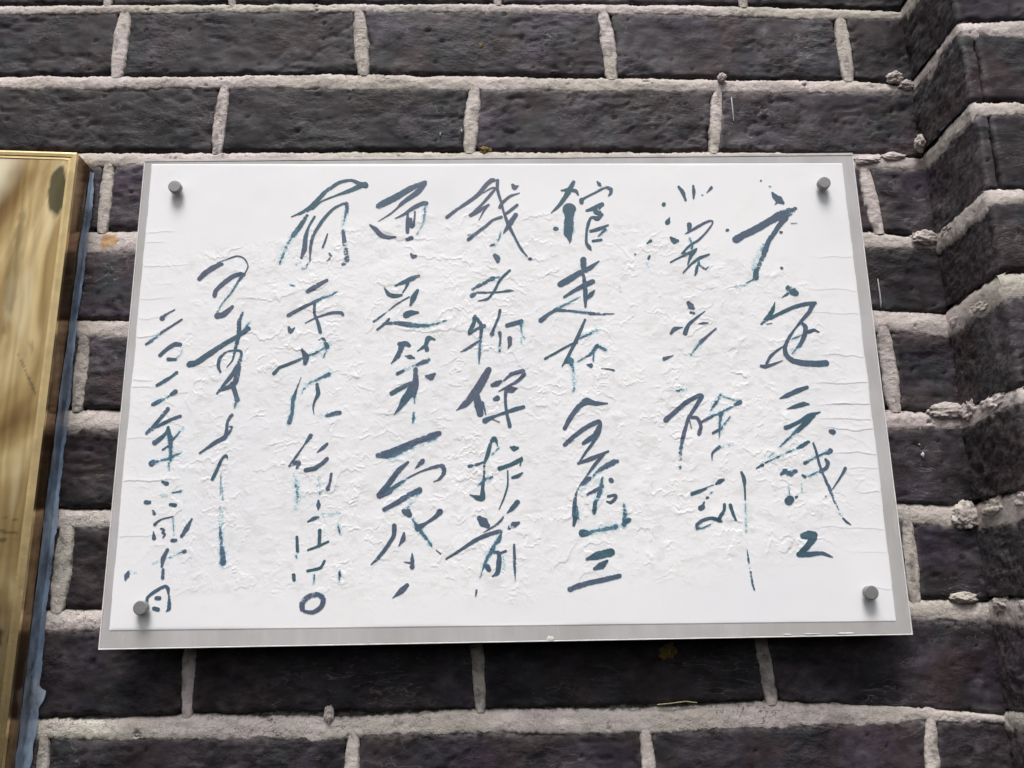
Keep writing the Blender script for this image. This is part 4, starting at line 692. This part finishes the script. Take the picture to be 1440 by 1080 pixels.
# ------------------------------------------------------------------ the pillar
pillar = thing('brick_pillar', 'dark brick pillar standing out from the wall at the right edge', 'pillar', (XI * 0.001 + 0.15, -0.05, Z0 - 0.48))
pm = Bag()
fr, fp = frame_return(XI), frame_front(-PD)
P_RIGHT = 720.0
corner_beds = [(bed_z(k, XI, 1), bed_z(k, XI, 2)) for k in range(len(beds))]
for k, (zt, zb) in enumerate(corner_beds):
    if zt - zb < 11:
        zt, zb = zt + 3, zb - 5
    n = 9
    xs = np.linspace(-6, PD - 1.0, n)
    bed_ribbon(pm, fr, xs, np.full(n, zt + 1), np.full(n, zb - 2), 200 + k, amp=1.6, thick=0.8, taper=True)
    xs = np.linspace(XI + 0.5, P_RIGHT, n)
    bed_ribbon(pm, fp, xs, np.full(n, zt), np.full(n, zb), 220 + k, amp=1.4, taper=True)
for k in range(len(beds) + 1):
    t = corner_beds[k - 1][1] if k > 0 else corner_beds[0][0] + 76
    b = corner_beds[k][0] if k < len(corner_beds) else corner_beds[-1][1] - 76
    first = 13 if k in (3, 4) else (118 if k % 2 else 242)
    rng = np.random.RandomState(500 + k)
    x0, x1 = XI + rng.uniform(-1, 1.5), XI + first
    brick('brick', pillar, [(x0, b + 1), (x1, b + 1), (x1, t + 3), (x0, t + 3)], y_face=-PD + rng.uniform(-1, 1),
          r=6 if first > 20 else 4, ext=(PD + 6, 14, 14, 14), seed=900 + 17 * k, step=2.4, rough=0.95)
    xa = x1 + (1.6 if first < 20 else 11)
    j = 0
    while xa < P_RIGHT - 30:
        xb = min(xa + (118 if (k + j) % 2 else 240), P_RIGHT)
        brick('brick', pillar, [(xa, b + 1), (xb, b + 1), (xb, t + 3), (xa, t + 3)], y_face=-PD + rng.uniform(-1, 1.5), seed=950 + 17 * k + j, step=3.2)
        if xb < P_RIGHT - 30:
            upright_ribbon(pm, fp, xb + 5, xb + 5, 13, t, b, 300 + k * 5 + j)
        xa = xb + 11
        j += 1
    if first > 20:
        upright_ribbon(pm, fp, x1 + 5.5, x1 + 5.5, 13, t, b, 400 + k)
zz = np.linspace(-475, 600, 30)
for fr_, a0, a1 in ((fr, -8, PD - 8), (fp, XI + 8, P_RIGHT)):
    A, B = np.meshgrid(np.linspace(a0, a1, 8), zz, indexing='ij')
    pm.add(fr_(A, B, np.full_like(A, -8.5)).reshape(-1, 3), grid_faces(8, 30), dirt=np.full(240, 0.9), rust=np.zeros(240))  # dirt value here only darkens the backing
pm.build('mortar', M_MORTAR, pillar)
for (y, z, s, sd) in [(-20, 60, (5, 20, 8), 61), (-60, 57, (5, 22, 9), 62), (-14, -30, (6, 16, 11), 63), (-55, -33, (6, 24, 11), 64), (-30, -125, (6, 22, 13), 65),
                      (-84, -124, (6, 20, 11), 66), (-20, -208, (6, 14, 9), 67), (-70, -212, (6, 24, 12), 68), (-95, -300, (7, 14, 16), 69), (-25, 150, (5, 16, 8), 70), (-75, 233, (4, 20, 7), 71)]:
    lump('mortar_lump', pillar, (XI + 3.2, y, z), (s[0] * 0.8, s[1] * 0.9, s[2] * 0.85), sd, amp=0.5)

# ------------------------------------------------------------------ notice board
YB = -34.0
board = thing('notice_board', 'white notice sheet of navy brush calligraphy on a grey acrylic board with four bolts', 'notice board', (0, 0, Z0 - 0.2315))
BW, BH = 350.0, 231.5
def box_bevel(name, x0, x1, y0, y1, z0, z1, bev, mat, parent):
    """a box with its front edges bevelled; y0 is the front"""
    co, f = [], []
    rings = [(0, y1), (0, y0 + bev), (bev, y0)]
    for ins, y in rings:
        co += [(x0 + ins, y, z0 + ins), (x1 - ins, y, z0 + ins), (x1 - ins, y, z1 - ins), (x0 + ins, y, z1 - ins)]
    for rr in range(2):
        for i in range(4):
            a, b = rr * 4 + i, rr * 4 + (i + 1) % 4
            f.append((a, b, b + 4, a + 4))
    f.append((8, 9, 10, 11))
    f.append((3, 2, 1, 0))
    return mesh_obj(name, co, np.array(f), mat, parent, smooth_=False)
box_bevel('backing_board', -BW + 1.1, BW - 1.1, YB, YB + 5, -BH + 1.1, BH - 3.0, 0.4, M_BOARD, board)
box_bevel('board_edge', -BW, -BW + 1.1, YB - .3, YB + 5, -BH + 1.1, BH - 3.0, 0.25, M_EDGE, board)
box_bevel('board_edge', BW - 1.1, BW, YB - .3, YB + 5, -BH + 1.1, BH - 3.0, 0.25, M_EDGE, board)
box_bevel('board_edge', -BW, BW, YB - .3, YB + 5, -BH, -BH + 1.1, 0.25, M_EDGE, board)
box_bevel('board_edge', -BW, BW, YB - .3, YB + 5, BH - 3.0, BH, 0.4, simple('top_board_edge', (0.56, 0.52, 0.50), 0.35, 0, 0.2, 60), board)  # lighter top strip: refracted light put into the colour
for (x, sx, sz, sd) in [(36, 5, 2.4, 81), (241, 6, 0.9, 82), (262, 11, 0.9, 83), (292, 13, 1.0, 84), (206, .7, 2.2, 85), (-120, .6, 2, 86)]:
    lump('edge_glint', board, (x, YB - 0.1, -BH + 2.2), (sx / 1.8, 0.4, sz * 0.8), sd, M_FLECK_GLINT, 10, 0.6)  # glints along the lower border, painted as small pale flecks

# the sheet: a height field with curled, torn scales of film
PC = [(-342.6, -216.0), (337.2, -220.0), (338.7, 220.0), (-342.7, 226.0)]
NU, NV = 1150, 760
gu, gv = np.meshgrid(np.linspace(0, 1, NU), np.linspace(0, 1, NV), indexing='ij')
def bil(u, v):
    x = (1 - u) * (1 - v) * PC[0][0] + u * (1 - v) * PC[1][0] + u * v * PC[2][0] + (1 - u) * v * PC[3][0]
    z = (1 - u) * (1 - v) * PC[0][1] + u * (1 - v) * PC[1][1] + u * v * PC[2][1] + (1 - u) * v * PC[3][1]
    return x, z
PX, PZ = bil(gu, gv)
# where the film has come apart: a broad band, its upper limit falling to the left and right
lim_top = np.interp(PX, [-343, -250, -215, -120, -40, 60, 130, 190, 250, 300, 340], [128, 132, 140, 168, 172, 160, 158, 128, 112, 92, 84])
lim_bot = np.interp(PX, [-343, -200, 0, 200, 340], [-168, -186, -190, -170, -150])
lim_top = lim_top + 12 * fbm2(PX / 40, PZ / 40, 501, 3)
lim_bot = lim_bot + 12 * fbm2(PX / 40, PZ / 40, 502, 3)
band = smooth(14, -10, PZ - lim_top) * smooth(-22, 14, PZ - lim_bot)
sidefade = 0.30 + 0.70 * smooth(-338, -265, PX) * smooth(338, 262, PX)
amp = band * sidefade
wx = PX + 9 * fbm2(PX / 22, PZ / 22, 511, 3)
wz = PZ + 7 * fbm2(PX / 16, PZ / 16, 512, 3) + 4.6 * fbm2(PX / 2.4, PZ / 14, 513, 3, 0.6)
h = 0.35 * fbm2(PX / 90, PZ / 70, 514, 3)
for (s1, s2, ns, a, sd) in ((44, 19, 2.2, 0.38, 520), (22, 9, 2.2, 0.34, 530), (11, 5.0, 2.2, 0.17, 540), (6, 3.0, 2.0, 0.09, 550)):
    f = fbm2(wx / s1, wz / s2, sd, 2) * ns - PZ / (s2 * 1.7)
    saw = f - np.floor(f)                     # rises downwards, falls off at the lip
    cell = np.floor(f)
    on = smooth(0.10, 0.50, fbm2(wx / s1 * 1.4 + cell * 3.7, cell * 5.3 + wz / 60, sd + 5, 2))
    lip = saw ** 2.0 * smooth(1.0, 0.90, saw)
    h = h + amp * a * on * lip
h = h + amp * 0.06 * fbm2(wx / 3.2, wz / 2.6, 551, 3, 0.6) + amp * 0.12 * fbm2(PX / 14, PZ / 9, 552, 3)
# straight creases running in from the left and right edges
crease = np.zeros_like(h)
for (zc, side, ln, a) in [(152, -1, 34, .5), (143, -1, 30, .5), (118, -1, 60, .5), (85, -1, 40, .45), (66, -1, 44, .5), (48, -1, 36, .9), (-2, -1, 34, .6), (6, -1, 22, .6), (-48, -1, 42, .45), (-88, -1, 50, .9),
                         (-137, -1, 46, .5), (120, 1, 50, .45), (86, 1, 70, .5), (62, 1, 60, .5), (20, 1, 55, .7), (-5, 1, 60, .8), (-27, 1, 66, .9), (-41, 1, 60, .8), (-50, 1, 52, .9), (-72, 1, 46, .8), (-86, 1, 38, .5), (-108, 1, 34, .7), (-140, 1, 80, .5), (-192, 1, 26, .5), (-160, 1, 40, .3)]:
    d_edge = (PX + 343) if side < 0 else (338 - PX)
    zz_ = PZ - zc - 2.6 * fbm2(PX / 16, zc, 600, 3) - d_edge * 0.03
    crease = crease + a * smooth(0.0, 9, -(-zz_)) * smooth(9.5, 0.6, zz_) * smooth(0.0, 0.5, zz_) * 0 + a * np.where(zz_ > 0, np.exp(-zz_ / 4.0), 0) * smooth(0, 0.5, zz_ + 0.25) * smooth(ln, ln * 0.55, d_edge + 8 * fbm2(PZ / 5, 1.0 * side, 601, 2))
h = h + crease * 0.38
edgef = np.minimum(np.minimum(gu, 1 - gu) * 680, np.minimum(gv, 1 - gv) * 440)
jog = (0.3 * np.floor(2 * fbm2(PZ / 30, 3.3, 611, 2)) + 0.5) * smooth(6, 0, edgef)
GX = PX + jog * np.where(gu < 0.5, 1, -1) * smooth(0.02, 0, np.minimum(gu, 1 - gu))
base_y = YB - 0.35
PY = base_y - (h + 0.1) * smooth(-0.5, 3.0, edgef)
PY = np.minimum(PY, YB - 0.12)
PY[0, :] = PY[-1, :] = YB - 0.06
PY[:, 0] = PY[:, -1] = YB - 0.06
grime = np.clip(amp * 0.30 * smooth(0.1, 0.5, fbm2(PX / 9, PZ / 5, 620, 3)), 0, 1)
mesh_obj('paper_sheet', np.stack([GX, PY, PZ], -1).reshape(-1, 3), grid_faces(NU, NV), M_PAPER, board, {'grime': grime.ravel()})

def sheet_y(x, z):
    """depth of the sheet's surface under a point (bilinear look-up)"""
    u = np.clip((x - (-342.6)) / (338 + 342.6), 0, 1)
    v = np.clip((z - (-218.0)) / (223.0 + 218.0), 0, 1)
    for _ in range(3):                      # refine for the sheet's uneven corners
        bx, bz = bil(u, v)
        u = np.clip(u + (x - bx) / 680.0, 0, 1)
        v = np.clip(v + (z - bz) / 441.0, 0, 1)
    fu, fv = u * (NU - 1), v * (NV - 1)
    i, j = np.clip(fu.astype(int), 0, NU - 2), np.clip(fv.astype(int), 0, NV - 2)
    a, b = fu - i, fv - j
    return (1 - a) * (1 - b) * PY[i, j] + a * (1 - b) * PY[i + 1, j] + a * b * PY[i + 1, j + 1] + (1 - a) * b * PY[i, j + 1]

def spline(P, step):
    P = np.array(P, float)
    if len(P) == 1:
        P = np.vstack([P, P + [0.3, 0.3, 0]])
    Q = np.vstack([2 * P[0] - P[1], P, 2 * P[-1] - P[-2]])
    Q[0, 2], Q[-1, 2] = P[0, 2], P[-1, 2]
    out = []
    for i in range(1, len(Q) - 2):
        p0, p1, p2, p3 = Q[i - 1], Q[i], Q[i + 1], Q[i + 2]
        # centripetal-like tangents keep tight brush turns from overshooting
        d1 = max(np.linalg.norm((p2 - p1)[:2]), 1e-6)
        t1 = (p2 - p0) / max(np.linalg.norm((p2 - p0)[:2]), 1e-6) * d1 * 0.75
        t2 = (p3 - p1) / max(np.linalg.norm((p3 - p1)[:2]), 1e-6) * d1 * 0.75
        n = max(2, int(d1 / step))
        s = np.linspace(0, 1, n, endpoint=False)[:, None]
        hseg = (2 * s**3 - 3 * s**2 + 1) * p1 + (s**3 - 2 * s**2 + s) * t1 + (-2 * s**3 + 3 * s**2) * p2 + (s**3 - s**2) * t2
        lin = p1[2] + (p2[2] - p1[2]) * (s[:, 0]**2 * (3 - 2 * s[:, 0]))
        hseg[:, 2] = lin
        out.append(hseg)
    out.append(P[-1:])
    return np.vstack(out)

WN = 7
def stroke_mesh(bag, pts, dry, lift, seed, halo=False):
    if halo:
        pts = [(p[0], p[1], p[2] * 1.25 + 2.6) for p in pts]
    C = spline(pts, 0.8)
    keep = np.concatenate([[True], np.hypot(*(np.diff(C[:, :2], axis=0).T)) > 1e-4])
    C = C[keep]
    T = np.gradient(C[:, :2], axis=0)
    T /= np.hypot(T[:, 0], T[:, 1])[:, None] + 1e-9
    wob = 1 + 0.05 * fbm2(np.arange(len(C)) / 5.0, seed * 1.3, 700, 2)
    hw = (C[:, 2] * 1.04 + 0.15) * 0.5 * wob
    # round ends
    def cap(i, sgn):
        r = hw[i]
        k = np.sin(np.linspace(0.25, 1, 5) * math.pi / 2)
        pos = C[i, :2] + sgn * np.outer(k * r, T[i])
        return pos, r * np.sqrt(np.maximum(1 - k**2, 0.002)), np.repeat(T[i][None], 5, 0)
    p0, w0, t0 = cap(0, -1)
    p1, w1, t1 = cap(len(C) - 1, 1)
    P = np.vstack([p0[::-1], C[:, :2], p1])
    HW = np.concatenate([w0[::-1], hw, w1])
    TT = np.vstack([t0, T, t1])
    N = np.stack([-TT[:, 1], TT[:, 0]], 1)
    s = np.linspace(-1, 1, WN)
    jit = 1 + (0.10 + 0.30 * dry) * fbm2(np.arange(len(P))[:, None] / 1.8, np.sign(s)[None] * 5 + seed, 710, 2)
    X = P[:, 0:1] + N[:, 0:1] * HW[:, None] * s[None] * jit
    Z = P[:, 1:2] + N[:, 1:2] * HW[:, None] * s[None] * jit
    Y = sheet_y(X, Z) - (0.10 if halo else 0.26) - lift
    bag.add(np.stack([X, Y, Z], -1).reshape(-1, 3), grid_faces(len(P), WN), dry=np.full(X.size, dry), edge=np.repeat(np.abs(s)[None], len(P), 0).ravel(), halo=np.full(X.size, float(halo)))

for ci, strokes in enumerate(CHARS):
    bag = Bag()
    for si, (dry, pts) in enumerate(strokes):
        if dry > 0.25:
            stroke_mesh(bag, pts, dry, 0.01 * si, ci * 37 + si + 5000, True)
        stroke_mesh(bag, pts, dry, 0.012 * si, ci * 37 + si)
    bag.build('brush_character', M_INK, board)

# bolts
def lathe(name, cx, cz, prof, mat, parent, n=40):
    """prof: (radius, y) from the front centre backwards"""
    ang = np.linspace(0, 2 * math.pi, n + 1)
    co = np.array([[(cx + r * math.cos(a), y, cz + r * math.sin(a)) for a in ang] for r, y in prof])
    return mesh_obj(name, co.reshape(-1, 3), grid_faces(len(prof), n + 1), mat, parent)
for cx, cz in [(-315.0, 197.4), (314.8, 194.8), (314.6, -195.5), (-314.0, -197.4)]:
    y = YB - 9.5
    b = lathe('bolt', cx, cz, [(0.01, y), (3, y), (5.4, y), (5.6, y + .02), (6.05, y + .35), (6.15, y + .8), (6.15, y + 5.6), (5.8, y + 6.0), (4.5, y + 6.1)], M_CAP, board)
    lathe('sleeve', cx, cz, [(4.6, y + 5.8), (5.1, y + 6.1), (5.1, YB - .9), (6.8, YB - 1.4), (7.0, YB - 0.8), (5.0, YB - .4), (5.0, -1)], M_SLEEVE, b).matrix_parent_inverse = b.matrix_world.inverted()

# ------------------------------------------------------------------ brass sign at the left edge
sign = thing('brass_sign', 'brass coloured metal sign at the left edge with blue film along its side', 'sign', (-0.6, 0, Z0 - 0.48))
FY = -36.0
def sx_right(z): return np.interp(z, [-330, 238], [-418.8, -415.2])
SL, SB = -760.0, -560.0
def quad_grid(x0, x1, z0, z1, n, m, fy):
    A, B = np.meshgrid(np.linspace(0, 1, n), np.linspace(0, 1, m), indexing='ij')
    Z = z0 + (z1 - z0) * B
    X = x0 + (sx_right(Z) + x1 - x0) * A
    Z = Z - (X + 413) * 0.045 * B               # the top edge rises a little to the left
    return X, Z, n, m
X, Z, n, m = quad_grid(SL + 8, -7.0, SB + 8, 231.0, 200, 420, FY)
Y = FY + 1.0 + 0.9 * fbm2(X / 120, Z / 160, 801, 2)
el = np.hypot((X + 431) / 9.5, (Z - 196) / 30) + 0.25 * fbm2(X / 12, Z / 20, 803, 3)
dark_refl = smooth(1.0, 0.8, el) * 0.9  # dark shapes mirrored in the face, painted into its colour
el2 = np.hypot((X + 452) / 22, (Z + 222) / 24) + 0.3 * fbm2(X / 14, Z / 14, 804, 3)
dark_refl = np.maximum(dark_refl, smooth(1.0, 0.75, el2) * 0.95)
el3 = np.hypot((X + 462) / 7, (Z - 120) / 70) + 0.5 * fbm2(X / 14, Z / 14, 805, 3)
dark_refl = np.maximum(dark_refl, smooth(1.0, 0.6, el3) * 0.35)
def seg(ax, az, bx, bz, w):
    """an uneven dark line from a to b, a reflection painted in"""
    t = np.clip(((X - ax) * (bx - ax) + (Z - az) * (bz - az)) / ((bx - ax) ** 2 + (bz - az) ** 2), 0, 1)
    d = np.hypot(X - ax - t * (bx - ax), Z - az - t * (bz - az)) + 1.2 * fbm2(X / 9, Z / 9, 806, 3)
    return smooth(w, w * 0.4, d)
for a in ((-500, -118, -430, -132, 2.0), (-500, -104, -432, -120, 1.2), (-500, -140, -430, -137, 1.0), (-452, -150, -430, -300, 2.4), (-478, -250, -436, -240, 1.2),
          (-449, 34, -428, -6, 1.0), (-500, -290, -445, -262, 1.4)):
    dark_refl = np.maximum(dark_refl, 0.6 * seg(*a))  # reflected branch lines painted in as dark colour
pale = 0.9 * smooth(26, -6, (X + 482) + (232 - Z) * 0.42 + 5 * fbm2(X / 30, Z / 30, 807, 3)) * smooth(120, 190, Z) + 0.25 * smooth(0.1, 0.5, fbm2(X / 14, Z / 90, 808, 3))  # painted reflection: bright upper left streak and faint bands
pale = np.clip(pale, 0, 1) * (1 - dark_refl)
mesh_obj('face_panel', np.stack([X, Y, Z], -1).reshape(-1, 3), grid_faces(n, m), M_BRASS, sign, {'reflection_tarnish': dark_refl.ravel(), 'pale': pale.ravel()})
# raised rim round the face
rb = Bag()
def rim(p_out, p_in):
    po, pi = np.array(p_out, float), np.array(p_in, float)
    L = len(po)
    rings = [(po, FY + 4), (po, FY - 0.2), (po + (pi - po) * 0.22, FY - 0.8), (po + (pi - po) * 0.62, FY - 0.4), (po + (pi - po) * 0.70, FY + 0.5), (pi, FY + 0.2), (pi, FY + 3)]
    co = np.array([[(p[0], y, p[1]) for p in r] for r, y in rings])
    rb.add(co.reshape(-1, 3), grid_faces(len(rings), L))
zs = np.linspace(SB, 238, 60)
out = [(sx_right(z), z) for z in zs] + [(x, 238 - (x + 413) * 0.045) for x in np.linspace(-415.2, SL, 30)[1:]]
inn = [(sx_right(z) - 8, min(z, 230.5)) for z in zs] + [(min(x, -423.2), 230.5 - (x + 413) * 0.045) for x in np.linspace(-415.2, SL, 30)[1:]]
rim(out, inn)
rb.build('rim', M_RIM, sign, smooth_=False)
# the side wall of the box, right and top
zs = np.linspace(SB, 238, 160)
ys = np.linspace(FY + 3.5, 0.5, 12)
Zs, Ys = np.meshgrid(zs, ys, indexing='ij')
Xs = sx_right(Zs) - 0.2 + 0.5 * fbm2(Zs / 60, Ys / 20, 811, 2)
mesh_obj('side_panel', np.stack([Xs, Ys, Zs], -1).reshape(-1, 3), grid_faces(160, 12, flip=True), M_BRASS_SIDE, sign, {'reflection_tarnish': np.clip(0.5 * fbm2(Zs / 40, Ys / 12, 812, 3), 0, 1).ravel()})
xt = np.linspace(SL, -415.2, 60)
Xt, Yt = np.meshgrid(xt, ys, indexing='ij')
mesh_obj('top_panel', np.stack([Xt, Yt, 238 - (Xt + 413) * 0.045 - 0.2], -1).reshape(-1, 3), grid_faces(60, 12), M_BRASS_SIDE, sign, {'reflection_tarnish': np.zeros(720)})
# blue protective film still stuck to the rear half of the side and peeling on to the wall
zs = np.linspace(SB, 234, 330)
tt = np.linspace(0, 1, 16)
Zf, Tf = np.meshgrid(zs, tt, indexing='ij')
y_front = FY + np.interp(zs, [-330, -100, 60, 234], [22, 20, 23, 29]) + 2.0 * fbm2(zs / 30, 1.1, 821, 3)
flare = np.interp(zs, [-560, -330, -280, -266, -262, -200, -110, -60, 0, 60, 190, 234], [5, 5, 7, 12, 5, 4, 4, 3, 3, 1.2, 3, 1.0]) + 1.6 * fbm2(zs / 7, 2.2, 822, 4, 0.7) + 1.5 * fbm2(zs / 40, 2.7, 824, 2)
flare = np.maximum(flare, 0.6)
Yf = np.where(Tf < 0.7, y_front[:, None] + (-2.6 - y_front[:, None]) * Tf / 0.7, -2.6)
Xf = sx_right(Zf) + 0.6 + 0.7 * np.sin(Tf * 6) * 0.5 + 0.8 * fbm2(Zf / 16, Tf * 2, 823, 3) + np.where(Tf < 0.7, 1.8 * (Tf / 0.7) ** 2, 1.8 + flare[:, None] * (Tf - 0.7) / 0.3)
mesh_obj('protective_film', np.stack([Xf, Yf, Zf], -1).reshape(-1, 3), grid_faces(330, 16, flip=True), M_FILM, sign)

# children were built in world coordinates: keep them there under their things
bpy.context.view_layer.update()
for root in (wall, pillar, board, sign):
    inv = Matrix.Translation(root.location).inverted()
    for ch in root.children:
        ch.matrix_parent_inverse = inv
